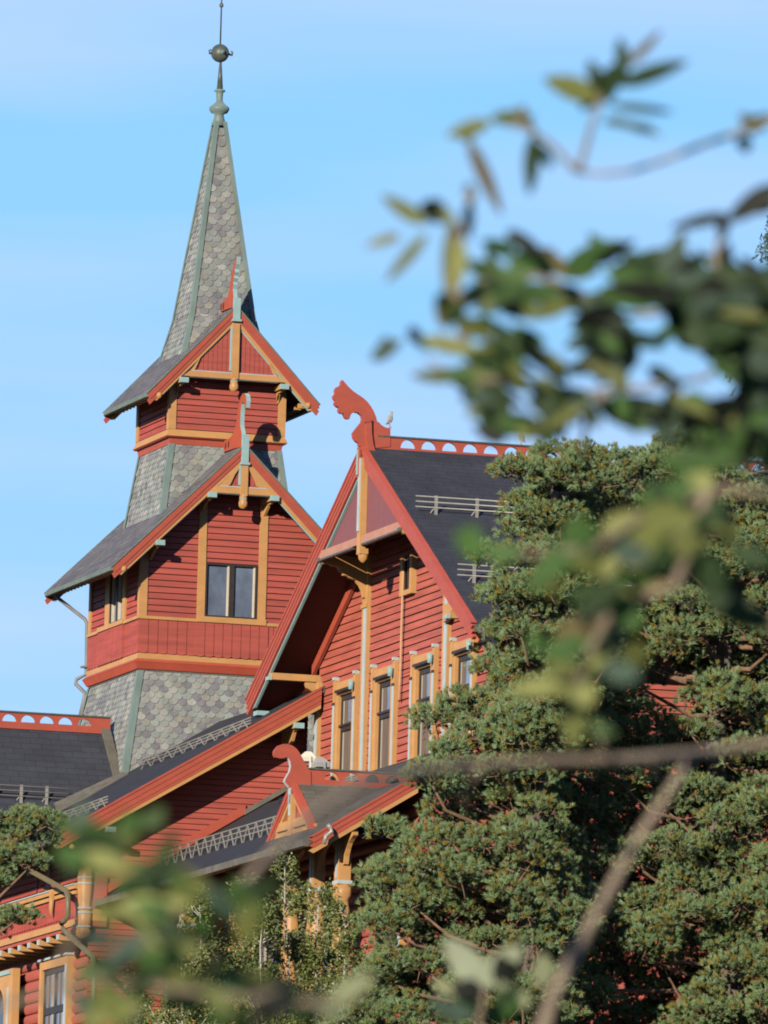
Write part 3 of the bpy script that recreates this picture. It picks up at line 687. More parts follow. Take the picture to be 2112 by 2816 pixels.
LBd(-.03, .02, LB - .05, LB + .06, 'redtrim'); LBd(.025, .15, LB - .03, LB + .06, 'redtrim'); LBd(.155, .28, LB - .015, LB + .06, 'redtrim'); LBd(.284, .36, LB - .002, LB + .06, 'redtrim'); LBd(.361, .45, LB + .01, LB + .07, 'orange', .65)
k.build('barge_board', LR)
for u in (-.85, -5.1):
    k = MB(); z = lr(u) - .56; k.box(u - .11, u + .11, LB - .12, LB - .03, z - .06, z + .06, 'blue'); k.box(u - .10, u + .10, LB - .029, LV, z - .055, z + .055, 'orange')
    k.ext('u', [(LB + .05, z - .056), (LB + .25, z - .12), (LB + .4, z - .3), (LV - .02, z - .5), (LV - .02, z - .056)], u - .04, u + .04, 'orange'); k.build('bracket', LR)
k = MB(); k.lathe(-5.95, LB, [(.0, lr(-5.95) - .52), (.06, lr(-5.95) - .5), (.065, lr(-5.95) - .45), (.0, lr(-5.95) - .4)], 'orange'); k.build('knob', LR)
snow_rail(LR, 'v', LB + .25, -4.3, lambda t: (-1.9 - .115 * (t + 10.3), t, lr(-1.9 - .115 * (t + 10.3))), [LB + .4 + .62 * i for i in range(10)], .21, True)
snow_rail(LR, 'v', LB + .25, -5.0, lambda t: (-5.12 - .06 * (t + 10.3), t, lr(-5.12 - .06 * (t + 10.3))), [LB + .4 + .62 * i for i in range(9)], .21, True)
k = MB(); k.box(-6.42, -6.3, LB + .1, 9, lr(-6.3) - .2, lr(-6.3) - .03, 'copperdark'); k.build('eave_gutter', LR)

# ------------------------------------------------------------------ left wing roof with its crest
RV, RZ = -1.1, 26.33
k = MB()
for s in (-1, 1):
    T = [(-2.55, RV, RZ), (-2.55, RV + s * 3.2, RZ - 3.3), (-16, RV + s * 3.2, RZ - 3.3), (-16, RV, RZ)]
    if s > 0: T = list(reversed(T))
    k.prism(T, [(x, y, z - .09) for x, y, z in T], 'asphalt', 'copperdark', 'soffit')
LWR = k.build('side_wing_roof', hotel, uv=True)
c0 = H(.2411 * 105, 1920 + .2411 * 235, 'v', RV); c1 = H(.2411 * 745, 1920 + .2411 * 285, 'v', RV); pit = (c1[0] - c0[0]) / 3
k = MB(); crest(k, RV, -16, -2.50, RZ + .0, RZ + .135, .165, RZ + .34, pit, c0[0], pit * .76, .07); k.build('ridge_crest', LWR)
snow_rail(LWR, 'u', -12, -3.95, lambda t: (t, -2.95, RZ - 1.03 * 1.85), [-4.45 - .60 * i for i in range(12)], .38)
k = MB(); k.ext('u', [(RV - .05, RZ + .02), (RV - 2.0, RZ - 1.95), (RV - 2.0, RZ - 1.86), (RV - .05, RZ + .1)], -2.72, -2.5, 'flash')
k.face([(-2.60, -2.62, 25.30), (-2.60, -3.4, 25.16), (-4.3, -3.4, 24.2), (-4.3, -3.0, 24.45)], 'flash'); k.build('valley_flashing', LWR)

# ------------------------------------------------------------------ far left facade: balcony band, small window, log wall
k = MB(); BU = -5.5
k.box(BU + .01, UL, LV + .0, 6, 21.2, 21.9, 'red')
apron(k, 'u', BU + .009, -1, LV - .0, 6, 21.28, 21.88)
k.box(BU - .08, UL + .01, LV - .05, 6, 21.901, 21.99, 'orange'); k.box(BU - .10, BU - .02, LV - .05, 6, 21.991, 22.02, 'white'); k.box(BU - .07, BU - .002, LV - .04, 6, 21.78, 21.86, 'orange')
k.box(BU - .06, UL, LV - .04, 6, 21.08, 21.22, 'orange'); k.box(BU - .02, UL, LV - .03, 6, 21.0, 21.079, 'redtrim')
k.box(UL + .0, -4.84, LV - .12, LV - .06, 21.46, 22.2, 'red'); k.box(UL, -4.84, LV - .16, LV - .06, 21.2, 21.459, 'orange'); k.box(UL, -4.84, LV - .14, LV - .06, 21.08, 21.199, 'redtrim')
bal = k.build('balcony_band', hotel)
for i in range(12):
    y = LV + .55 + i * .82; k = MB(); k.box(BU - .02, -4.6, y - .09, y + .09, 20.86, 20.999, 'orange'); k.box(BU - .05, BU - .021, y - .08, y + .08, 20.87, 20.99, 'white'); k.build('joist_end', bal)
k = MB(); k.lathe(-5.36, LV - .14, [(.0, 20.79), (.08, 20.80), (.16, 20.86), (.17, 20.95), (.15, 21.0), (.15, 21.06), (.165, 21.08), (.165, 21.32), (.15, 21.36), (.15, 21.40), (.135, 21.42), (.14, 21.6), (.165, 21.95), (.165, 22.18), (.15, 22.3), (.06, 22.45)], 'orange', 18)
for z in (21.03, 21.34, 21.44, 21.99, 22.12): k.lathe(-5.36, LV - .14, [(.168, z), (.172, z + .01), (.172, z + .035), (.168, z + .045)], 'white', 18)
k.build('turned_post', bal)
k = MB(); k.tube([(BU - .1, -7.95, 22.0), (BU - .12, -7.95, 21.6), (BU - .1, -7.95, 21.42)], [.07, .05, .02], 'orange', 8); k.build('drop_ornament', bal)
w_ = two_light_window('small_window', 'u', UL, -1, -7.2, -5.2, 22.02, 22.75, hotel)
k = MB(); k.box(UL - .03, UL + .05, -6.3, -6.0, 22.1, 22.6, 'net'); k.build('blind', w_)
k = MB(); LU = -4.75
for i in range(27):
    z = 14.2 + i * .25
    k.grid([[(LU + .02 - .13 * math.cos(t), y, z + .128 * math.sin(t)) for t in [math.pi * j / 8 - math.pi / 2 for j in range(9)]] for y in (LV, 9)], 'log', closed=False, caps=False)
k.box(LU + .02, LU + .1, LV, 9, 14, 21, 'log'); k.build('log_wall', hotel)
def casement(u, v0, v1, z0, z1, name='casement_window'):
    k = MB(); k.box(u - .24, u + .05, v0 - .2, v0, z0, z1 + .2, 'orange'); k.box(u - .24, u + .05, v1, v1 + .2, z0, z1 + .2, 'orange'); k.box(u - .235, u + .05, v0, v1, z1 + .001, z1 + .19, 'orange'); k.box(u - .265, u - .241, v0 - .18, v0 - .08, z0, z1, 'white'); k.box(u - .28, u - .1, v0 - .25, v1 + .25, z1 + .201, z1 + .25, 'white')
    w = k.build(name, hotel)
    f = MB(); zm = z0 + (z1 - z0) * .68; m = (v0 + v1) / 2
    for a, b in ((v0, v0 + .1), (v1 - .1, v1), (m - .07, m + .07)): f.box(u - .18, u - .1, a, b, z0, z1, 'frame')
    f.box(u - .185, u - .1, v0 + .1, v1 - .1, zm - .08, zm + .08, 'frame'); f.box(u - .184, u - .1, v0 + .1, v1 - .1, z1 - .12, z1 - .001, 'frame'); f.build('window_frame', w)
    g = MB(); g.box(u - .15, u - .14, v0, v1, z0, z1, 'glass'); g.build('pane', w)
    g = MB()
    for a in (v0 + .12, m + .1): g.box(u - .165, u - .155, a, a + .22, z0, z1 - .13, 'net'); g.box(u - .165, u - .155, a + .42, a + .5, z0, z1 - .13, 'curtain')
    g.build('curtain', w); return w
casement(LU, -6.95, -5.0, 17.5, 20.45)
# ochre arched portal at the far left
k = MB(); PU = -4.95; pv = [H(.3014 * x, 2200 + .3014 * y, 'u', PU) for x, y in ((225, 1500), (0, 1460))]
v1 = pv[0][1]; zt = 20.62
PU = -5.12
P = [(v1, 17), (v1, zt), (v1 + 3.0, zt), (v1 + 3.0, 17), (v1 + 2.4, 17), (v1 + 2.4, 19.6)] + [(v1 + 1.55 + .85 * math.cos(t), 19.75 + .55 * math.sin(t)) for t in [math.pi * i / 12 for i in range(13)]] + [(v1 + .7, 17)]
k.ext('u', P, PU - .1, PU + .07, 'orange'); k.box(PU - .13, PU - .101, v1 + .2, v1 + 2.9, zt - .12, zt - .03, 'blue'); k.box(PU - .12, PU - .101, v1 + .3, v1 + .42, 18.6, 20.2, 'white')
k.box(PU + .08, PU + .1, v1 + .3, v1 + 2.7, 17, 20.5, 'glassdark'); k.build('arched_portal', hotel)
k = MB(); Z7 = lambda a, b: (.3014 * a, 2200 + .3014 * b)
k.tube([H(*Z7(a, b), 'u', -5.85) for a, b in ((170, 580), (220, 615), (560, 800), (605, 830), (620, 880), (618, 1060), (590, 1100), (562, 1130), (575, 1180), (700, 1300), (850, 1430), (862, 1600), (850, 1900), (850, 2400))], .062, 'olivepipe', 8); k.build('downpipe', hotel)

# ================================================================== porch lean-to with its small dragon gable
pr = lambda u: 21.68 + .62 * (u + 5.0)
PV = -26.0
k = MB(); GC, GU = -22.2, -4.3
for va, vb, ut, zw in ((PV + .03, GC, -2.75, 23.05), (GC, LV - .02, -1.2, 24.08)):
    for T in ([(-5.0, va, pr(-5)), (ut, va, pr(ut)), (ut, vb, pr(ut)), (-5.0, vb, pr(-5))], [(ut, va, pr(ut)), (WU - .12, va, zw), (WU - .12, vb, zw), (ut, vb, pr(ut))]):
        k.prism(T, [(x, y, z - .12) for x, y, z in T], 'asphalt' if vb > GC else 'weathered', 'copperdark', 'soffit')
PR = k.build('porch_roof', hotel, uv=True)
k = MB()
for d0, d1, v0, m in ((-.03, .02, .05, 'redtrim'), (.022, .14, .03, 'redtrim'), (.144, .25, .012, 'redtrim'), (.251, .36, -.0, 'orange')):
    k.ext('v', [(-5.03, pr(-5.03) - d0), (-2.7, pr(-2.7) - d0), (-2.7, pr(-2.7) - d1), (-4.93, pr(-4.93) - d1)], PV - v0, PV + .06, m)
k.build('barge_board', PR)
k = MB(); k.ext('v', [(-4.95, pr(-4.95) + .04), (-1.70, pr(-1.70) + .04), (-1.70, pr(-1.70) + .25), (-4.95, pr(-4.95) + .25)], LV - .09, LV - .03, 'redtrim'); k.build('flashing_board', PR)
k = MB(); k.ext('v', [(-1.72, pr(-1.72) + .03), (WU - .1, pr(WU - .1) + .03), (WU - .1, pr(WU - .1) + .14), (-1.72, pr(-1.72) + .14)], LV - .14, LV - .05, 'flash'); k.build('flashing_strip', PR)
k = MB(); k.box(-5.14, -5.0, PV + .1, LV - .1, pr(-5) - .17, pr(-5) - .03, 'flash'); k.build('eave_gutter', PR)
snow_rail(PR, 'v', -19.8, -10.6, lambda t: (-3.85, t, pr(-3.85)), [-19.6 + .66 * i for i in range(14)], .36, True)
snow_rail(PR, 'v', -18.5, -12.5, lambda t: (-1.75, t, pr(-1.75)), [-18 + 1.1 * i for i in range(5)], .16, False)
# cross gable
gr = lambda v: 23.22 - .65 * abs(v - GC)
k = MB()
for s in (-1, 1):
    T = [(GU + .02, GC, 23.22), (GU + .02, GC + s * 1.85, gr(GC + 1.85)), (-.4, GC + s * 1.85, gr(GC + 1.85)), (-.4, GC, 23.22)]
    if s > 0: T = list(reversed(T))
    k.prism(T, [(x, y, z - .08) for x, y, z in T], 'weathered', 'copperdark', 'soffit')
GR = k.build('porch_gable_roof', hotel, uv=True)
for s in (-1, 1):
    k = MB()
    for d0, d1, o, m in ((-.02, .12, .04, 'redtrim'), (.122, .22, .02, 'redtrim'), (.221, .32, .0, 'orange')):
        k.ext('u', [(GC, 23.22 - d0), (GC + s * 1.87, gr(GC + 1.87) - d0), (GC + s * 1.80, gr(GC + 1.8) - d1), (GC, 23.22 - d1)], GU - o, GU + .08, m)
    k.build('barge_board', GR)
k = MB(); k.ext('u', [(GC - 1.1, 22.3), (GC + 1.1, 22.3), (GC, 22.98)], GU + .07, GU + .1, 'red'); k.ext('u', [(GC - 1.5, 22.24), (GC + 1.5, 22.24), (GC + 1.25, 22.42), (GC - 1.25, 22.42)], GU - .01, GU + .07, 'orange'); k.box(GU - .05, GU + .05, GC - .12, GC + .12, 22.0, 22.95, 'orange'); k.box(GU - .07, GU - .051, GC - .05, GC + .05, 22.5, 22.95, 'white')
k.ext('u', [(GC - 1.7, 21.85), (GC - .9, 22.1), (GC, 22.0), (GC + .9, 22.1), (GC + 1.7, 21.85), (GC + 1.7, 22.2), (GC - 1.7, 22.2)], GU + .0, GU + .06, 'orange'); k.build('gable_truss', GR)
k = MB(); crest(k, GC, GU + .3, -.5, 23.17, 23.30, .17, 23.50, .45, GU + .85, .33, .07); k.build('ridge_crest', GR)
pd = [(222, 955), (240, 935), (265, 925), (290, 925), (320, 935), (345, 955), (365, 985), (378, 1010), (395, 1040), (410, 1068), (424, 1080), (424, 1165), (372, 1172), (375, 1200), (360, 1212), (345, 1190), (335, 1165), (302, 1172), (275, 1140), (278, 1125), (290, 1105), (304, 1080), (310, 1050), (305, 1022), (293, 1003), (285, 1000), (270, 1006), (245, 1007), (222, 1000), (215, 985), (215, 968)]
k = MB(); Q = outline(pd, Z4, 'v', GC - .05); a, b = GC - .07, GC + .07
k.face([(p[0], a, p[1]) for p in Q], 'redtrim'); k.face([(p[0], b, p[1]) for p in reversed(Q)], 'redtrim')
for i in range(len(Q)):
    p, q = Q[i], Q[(i + 1) % len(Q)]; k.face([(p[0], a, p[1]), (p[0], b, p[1]), (q[0], b, q[1]), (q[0], a, q[1])], 'white' if 17 <= i <= 25 else 'redtrim')
k.box(GU - .07, GU - .041, GC - .05, GC + .08, 22.75, 23.3, 'white'); k.build('dragon_head', GR)
# posts, braces and log wall below the porch roof
for y in (-25.2, -23.35, -21.5, -17.5, -13.5):
    k = MB(); U = -4.05
    k.box(U - .13, U + .13, y - .17, y + .17, 20.9, 21.95, 'orange'); k.box(U - .145, U - .131, y - .05, y + .05, 20.95, 21.7, 'white'); k.box(U - .16, U + .16, y - .2, y + .2, 20.82, 20.899, 'white')
    k.lathe(U, y, [(.19, 20.82), (.20, 20.6), (.14, 20.5), (.17, 20.3), (.20, 20.0), (.18, 19.5), (.18, 17.5), (.2, 15)], 'orange', 16)
    k.box(U - .15, U + .15, y - .15, y + .15, 13.5, 15, 'orange'); k.build('porch_post', PR)
    for s in (-1, 1):
        k = MB(); k.ext('u', [(y + s * .171, 21.2), (y + s * .171, 21.85), (y + s * .88, 21.85), (y + s * .87, 21.78)] + [(y + s * (.86 - .6 * math.sin(t)), 21.74 - .55 * (1 - math.cos(t))) for t in (.3, .6, .9, 1.2, 1.5)], U - .05, U + .05, 'orange'); k.build('arch_brace', PR)
k = MB(); k.box(-4.2, -3.9, PV + .3, LV - .1, 21.86, 22.0, 'orange'); k.build('eave_beam', PR)
k = MB(); PWU = -2.4
for i in range(34):
    z = 14.2 + i * .25
    k.grid([[(PWU + .02 - .13 * math.cos(t), y, z + .128 * math.sin(t)) for t in [math.pi * j / 8 - math.pi / 2 for j in range(9)]] for y in (PV + .6, LV)], 'log', closed=False, caps=False)
    k.grid([[(u, PV + .62 - .13 * math.cos(t), z + .128 * math.sin(t)) for t in [math.pi * j / 8 - math.pi / 2 for j in range(9)]] for u in (PWU, 12)], 'log', closed=False, caps=False)
k.box(PWU + .02, PWU + .12, PV + .62, LV, 14, 22.8, 'log'); k.box(PWU + .12, 12, PV + .62, PV + .7, 14, 22.8, 'log'); k.build('log_wall', hotel)
casement(PWU, -24.6, -23.2, 18.5, 20.6); casement(PWU, -19.6, -18.0, 18.5, 20.6); casement(PWU, -15.6, -14.0, 18.5, 20.6)
k = MB(); k.box(-4.15, -3.95, PV + .4, LV, 18.05, 18.2, 'orange'); k.box(-4.12, -3.98, PV + .4, LV, 19.05, 19.15, 'orange')
for i in range(60): y = PV + .5 + i * .26; k.box(-4.08, -4.02, y, y + .1, 18.2, 19.05, 'orange')
k.build('porch_railing', hotel)
k = MB(); k.tube([H(*Z4(a, b), 'v', PV - .25) for a, b in ((520, 1385), (535, 1400), (545, 1425), (510, 1450), (500, 1495))], .045, 'steel', 8); k.build('downpipe', PR)
# ================================================================== pigeons and floodlights
def pigeon(name, P, face, label, group):
    """standing pigeon, one skinned-looking body built as rings along its axis; P is the feet (building axes), face = +1/-1 along u"""
    P = np.array(P); k = MB(); f = face
    ax = [(-.17, .10, .012, .02), (-.12, .125, .03, .02), (-.06, .16, .052, .05), (.0, .20, .068, .065), (.05, .245, .062, .06), (.075, .29, .04, .04), (.085, .325, .03, .03), (.10, .355, .034, .032), (.125, .358, .022, .02), (.15, .35, .006, .006)]
    rows = []
    for x, z, ry, rz in ax:
        rows.append([(P[0] + f * (x * .42 - rz * .9 * math.sin(t)), P[1] + ry * math.cos(t), P[2] - .04 + z * 1.12 + rz * .7 * math.sin(t)) for t in [2 * math.pi * i / 12 for i in range(12)]])
    k.grid(rows, 'pigeon')
    for s in (-1, 1):
        k.tube([(P[0] + f * .0, P[1] + s * .03, P[2] + .12), (P[0] + f * .01, P[1] + s * .03, P[2] + .0)], .009, 'cord', 6)
        k.tube([(P[0] - f * .02, P[1] + s * .03, P[2] + .004), (P[0] + f * .05, P[1] + s * .03, P[2] + .004)], .007, 'cord', 6)
    k.v = [tuple(to_world(p)) for p in k.v]
    o = k.build(name); tag(o, label, 'pigeon', group)
    w = MB()
    for s in (-1, 1):
        w.grid([[tuple(to_world((P[0] + f * (x * .42 + h * .6 * math.cos(t)), P[1] + s * (yy + .006 * math.sin(t)), P[2] - .04 + z * 1.12 + h * .8 * math.cos(t)))) for t in [2 * math.pi * i / 8 for i in range(8)]] for x, z, yy, h in ((.05, .23, .05, .02), (.0, .21, .066, .05), (-.08, .16, .055, .035), (-.19, .10, .02, .012))], 'pigeondark')
    w.build('wing', o)
q = H(841 / .7855, 924 / .7855, 'v', WC); pigeon('pigeon', (q[0], WC, q[2]), 1, 'grey pigeon standing on the back of the large red dragon head', 'pigeons on the ridge')
q = H(1126 / .7855, 965 / .7855, 'v', WC); pigeon('pigeon', (q[0], WC, 31.437), -1, 'grey pigeon perched on the pierced ridge board above the pine', 'pigeons on the ridge')
def floodlight(px, py, v, m, label, tilt):
    q = np.array(H(*Z4(px, py), 'v', v)); b = empty('floodlight', tuple(to_world(q)), YAW); tag(b, label, 'floodlight', 'floodlights on the porch roof')
    k = MB(); h = .15
    k.grid([[(x * s - .02 + tilt * z, y * s, z) for x, y in ((-h, -h * 1.3), (h, -h * 1.3), (h, h * 1.3), (-h, h * 1.3))] for z, s in ((-.07, 1.0), (.02, 1.05), (.16, .35))], m, smooth=False); k.build('lamp_housing', b)
    k = MB(); k.box(-.02, .02, -.25, -.22, -.2, .05, m); k.box(-.02, .02, .22, .25, -.2, .05, m); k.box(-.02, .02, -.25, .25, -.23, -.2, m); k.tube([(0, 0, -.2), (0, 0, -.75)], .03, m, 8); k.build('yoke', b)
floodlight(405, 1010, -13.0, 'lamp', 'white floodlight on a bracket behind the small dragon head', .2)
floodlight(487, 1042, -14.0, 'lampgrey', 'grey floodlight to the right of the white one, above the porch roof', -.25)

# ================================================================== ground
k = MB()
prof = [(-400, -12), (-40, -2.2), (0, -1.7), (60, 2.4), (120, 6.6), (180, 10.8), (215, 13.2), (232, 14.4), (300, 14.8), (500, 15.2), (1500, 10), (3000, -5)]
rnd = random.Random(5); xs = [-2500, -800, -250, -100, -50, -25, 0, 25, 50, 100, 250, 800, 2500]
k.grid([[(x, y, z + (rnd.uniform(-.25, .25) if 5 < y < 200 else 0)) for x in xs] for y, z in prof], 'grass', closed=False, caps=False)
g = k.build('ground'); g['kind'] = 'structure'
def ground_z(y):
    for (a, za), (b, zb) in zip(prof, prof[1:]):
        if a <= y <= b: return za + (zb - za) * (y - a) / (b - a)
    return 14

# ================================================================== trees
def raw_mesh(name, verts, tris, tones, m, parent):
    """large triangle soup with a colour per triangle"""
    me = bpy.data.meshes.new(name); nv, nt = len(verts), len(tris); k = tris.shape[1]
    me.vertices.add(nv); me.vertices.foreach_set('co', verts.astype(np.float32).ravel())
    me.loops.add(nt * k); me.loops.foreach_set('vertex_index', tris.astype(np.int32).ravel())
    me.polygons.add(nt); me.polygons.foreach_set('loop_start', np.arange(0, nt * k, k, dtype=np.int32))
    me.materials.append(M[m]); me.update(calc_edges=True)
    at = me.color_attributes.new('tone', 'FLOAT_COLOR', 'CORNER')
    c = np.ones((nt, k, 4), np.float32); c[:, :, :3] = tones[:, None, :]; at.data.foreach_set('color', c.ravel())
    o = bpy.data.objects.new(name, me); C.objects.link(o); o.parent = parent
    return o
def unit(a): return a / np.maximum(np.linalg.norm(a, axis=-1, keepdims=True), 1e-9)
def tufts(rng, pos, axis, n, length, width, spread, shoot, tone):
    """needle tufts: pos/axis (N,3), n needles each -> verts, tris, tones"""
    N = len(pos); p = np.repeat(pos, n, 0); a = np.repeat(axis, n, 0)
    rd = unit(rng.normal(size=(N * n, 3))); side = unit(rd - a * (rd * a).sum(1, keepdims=True))
    ang = rng.uniform(spread[0], spread[1], N * n)[:, None]
    d = a * np.cos(ang) + side * np.sin(ang)
    root = p + a * (rng.uniform(0, shoot, N * n)[:, None])
    L = (length * rng.uniform(.75, 1.2, N * n))[:, None]
    w = unit(np.cross(d, unit(rng.normal(size=(N * n, 3))))) * width / 2
    V = np.stack([root - w, root + w, root + d * L], 1).reshape(-1, 3)
    T = np.arange(N * n * 3).reshape(-1, 3)
    tn = np.repeat(tone, n, 0) * rng.uniform(.8, 1.2, (N * n, 1))
    return V, T, tn
def pine(name, trunk, pads, seed, label, dens=1.0, rad=.26, group=None):
    rng = np.random.default_rng(seed); base = trunk[0]
    root = empty(name, tuple(base)); tag(root, label, 'pine tree', group)
    inv = -np.array(base)
    k = MB(); n = len(trunk); k.tube([np.array(p) + inv for p in trunk], [rad * (1 - .75 * i / (n - 1)) for i in range(n)], 'greybark', 12); k.build('trunk', root)
    P, X, TN = [], [], []; lb = MB(); tb = MB()
    tz = np.array([t[2] for t in trunk]); 
    for c, r in pads:
        c = np.array(c); r = np.array(r); vol = r[0] * r[1] * r[2]
        N = int(dens * 780 * (r[0] * r[2]))
        d = unit(rng.normal(size=(N, 3))); d[:, 2] = np.where(d[:, 2] < -.35, -d[:, 2] * .6, d[:, 2]); d = unit(d)
        rr = rng.uniform(.25, 1, N) ** .45
        # knobbly shell: sub-clumps
        nb = 9; bc = unit(rng.normal(size=(nb, 3))); near = (d @ bc.T).max(1); rr *= .62 + .42 * np.clip((near - .55) / .45, 0, 1)
        pos = c + d * r * rr[:, None] + rng.normal(size=(N, 3)) * .03
        ax = unit(d * np.array([1, 1, .6]) + np.array([0, 0, .75]) + rng.normal(size=(N, 3)) * .3)
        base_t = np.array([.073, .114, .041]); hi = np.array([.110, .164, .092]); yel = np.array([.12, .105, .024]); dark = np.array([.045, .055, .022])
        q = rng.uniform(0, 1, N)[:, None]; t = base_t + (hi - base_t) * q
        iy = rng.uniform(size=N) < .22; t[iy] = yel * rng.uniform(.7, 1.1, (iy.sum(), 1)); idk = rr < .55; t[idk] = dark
        P.append(pos); X.append(ax); TN.append(t)
        # limb from the trunk and twigs in the pad
        zt = min(max(c[2] - rng.uniform(.2, 1.0), tz.min() + .3), tz.max() - .1); i = int(np.clip(np.searchsorted(tz, zt) - 1, 0, n - 2)); f = (zt - tz[i]) / (tz[i + 1] - tz[i])
        s = np.array(trunk[i]) * (1 - f) + np.array(trunk[i + 1]) * f
        m1 = s * .6 + c * .4 + np.array([0, 0, -.25]) + rng.normal(size=3) * .12; m2 = s * .25 + c * .75 + np.array([0, 0, -.2]) + rng.normal(size=3) * .12
        if rng.uniform() < .45: lb.tube([s + inv, m1 + inv, m2 + inv, c + inv], [.06, .045, .03, .015], 'bark', 7)
        for _ in range(4):
            e = c + unit(rng.normal(size=3)) * r * rng.uniform(.5, .95); mm = (c + e) / 2 + rng.normal(size=3) * .08
            tb.tube([c + inv, mm + inv, e + inv], [.013, .010, .006], 'bark', 5)
    lb.build('limbs', root); tb.build('twigs', root)
    pos = np.concatenate(P); ax = np.concatenate(X); tn = np.concatenate(TN)
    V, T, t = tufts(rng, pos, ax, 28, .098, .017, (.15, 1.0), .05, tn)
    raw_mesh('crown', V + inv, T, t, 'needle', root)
    return root
def pads_from(rng, poly, depth, spacing, rr, spread, extra=()):
    """pads filling an area of the crown, spread in depth about the trunk"""
    out = []; xs = [p[0] for p in poly]; ys = [p[1] for p in poly]; pts = []
    def inside(x, y):
        c = False
        for i in range(len(poly)):
            (x0, y0), (x1, y1) = poly[i], poly[i - 1]
            if (y0 > y) != (y1 > y) and x < (x1 - x0) * (y - y0) / (y1 - y0) + x0: c = not c
        return c
    for _ in range(6000):
        x, y = rng.uniform(min(xs), max(xs)), rng.uniform(min(ys), max(ys))
        if inside(x, y) and all((x - a) ** 2 + ((y - b) * 1.35) ** 2 > spacing ** 2 for a, b in pts): pts.append((x, y))
    for x, y in pts + list(extra):
        out.append((A(x, y, depth + rng.uniform(-spread, spread)), (rr * rng.uniform(.8, 1.25), rr * rng.uniform(.9, 1.3), rr * .74 * rng.uniform(.8, 1.25))))
    return out
def trunk_path(pix, depth, y_g=None):
    P = [A(x, y, depth) for x, y in pix]; b = P[0].copy(); b[2] = ground_z(b[1]) - .1
    return [b] + [p for p in P]
rng = np.random.default_rng(3)
DA = 212
polyA = [(1400, 985), (1470, 950), (1560, 1000), (1620, 1080), (1760, 1120), (1880, 1500), (1940, 2300), (1180, 2300), (1230, 2000), (1180, 1800), (1170, 1640), (1240, 1560), (1330, 1430), (1250, 1330), (1240, 1200), (1250, 1100), (1330, 1050)]
padsA = pads_from(rng, polyA, DA, 42, .56, 2.4)
padsA = [p for p in padsA if not (abs((p[0] @ RT) / (p[0] @ FW) * FPX * .7855 + 829 - 1455) < 60 and abs(1106 - (p[0] @ UP) / (p[0] @ FW) * FPX * .7855 - 1495) < 55)]
pine('pine_tree', trunk_path([(1580, 2150), (1560, 1900), (1545, 1600), (1580, 1250), (1600, 1120), (1560, 1000)], DA), padsA, 11, 'tall blue-green pine with the bare grey trunk at the right edge', 1.0, .30, 'pines in front of the hotel')
DB = 208
polyB = [(1140, 1030), (1180, 985), (1300, 985), (1330, 1040), (1260, 1110), (1240, 1300), (1330, 1430), (1300, 1560), (1180, 1650), (1200, 1800), (1250, 2000), (1200, 2300), (700, 2300), (790, 2120), (860, 2030), (840, 1960), (850, 1850), (930, 1800), (960, 1730), (960, 1640), (1010, 1590), (1090, 1480), (1110, 1400), (1120, 1330), (1080, 1260), (1120, 1180)]
exB = [(1110, 1020), (1135, 1100), (1060, 1205), (1085, 1290), (1095, 1370), (1060, 1450), (1000, 1530), (945, 1565), (930, 1690), (830, 1800), (820, 1900), (1180, 1560), (1110, 1560), (830, 2000)]
padsB = pads_from(rng, polyB, DB, 41, .52, 2.0, exB)
pine('pine_tree', trunk_path([(1150, 2150), (1140, 1900), (1170, 1600), (1190, 1300), (1200, 1060)], DB), padsB, 12, 'bushy pine covering the right end of the gabled wing up to its ridge', 1.0, .24, 'pines in front of the hotel')
polyC = [(-120, 1790), (-20, 1770), (60, 1775), (110, 1790), (90, 1850), (40, 1900), (-120, 1950)]
padsC = pads_from(rng, polyC, 214, 48, .42, 1.0, [(100, 1785), (55, 1770), (30, 1800), (20, 1990), (-20, 2010), (40, 1985), (-60, 1980)])
pine('pine_tree', trunk_path([(-150, 2200), (-140, 2000), (-110, 1780)], 214), padsC, 13, 'small dark pine bough reaching in at the left edge below the dark roof', 1.2, .18, 'pines in front of the hotel')

def spruce(name, depth, cx, top, bot, wmax, seed, label):
    rng = np.random.default_rng(seed); T = A(cx, top, depth); B = A(cx, bot, depth); B[2] = ground_z(B[1]) - .1; B[0] = T[0]; B[1] = T[1]
    root = empty(name, tuple(B)); tag(root, label, 'spruce tree'); h = T[2] - B[2]
    k = MB(); k.tube([(0, 0, 0), (0, 0, h * .6), (0, 0, h)], [.3, .16, .02], 'greybark', 10); k.build('trunk', root)
    P, X, TN = [], [], []; lb = MB(); z = h - .3
    while z > h * .30:
        L = min(wmax, .25 + (h - z) * .30)
        for j in range(7):
            a = rng.uniform(0, 2 * math.pi); l = L * rng.uniform(.7, 1.1); d = np.array([math.cos(a), math.sin(a), 0])
            pts = [np.array([0, 0, z]) + d * l * t + np.array([0, 0, -.35 * l * t + .25 * l * t * t]) for t in np.linspace(0, 1, 9)]
            lb.tube(pts[::2], [.035, .025, .018, .012, .006], 'greybark', 5)
            for i in range(2, 9):
                for _ in range(int(6 + 3 * l)):
                    dr = rng.uniform(0, .35 + .25 * l); P.append(pts[i] + np.cross(d, [0, 0, 1]) * rng.normal() * .12 * l + np.array([0, 0, -dr]) + d * rng.normal() * .08); X.append(unit(np.array([0, 0, -1.0]) + d * .5 + rng.normal(size=3) * .4)); TN.append(np.array([.028, .044, .030]) * rng.uniform(.7, 1.5))
        z -= .42
    lb.build('limbs', root)
    V, Tt, t = tufts(rng, np.array(P), np.array(X), 18, .08, .022, (.5, 1.1), .22, np.array(TN)); raw_mesh('crown', V, Tt, t, 'spruce', root)
spruce('spruce_tree', 232, 1742, 300, 2200, 2.2, 21, 'dark drooping spruce showing at the right edge behind the pine')

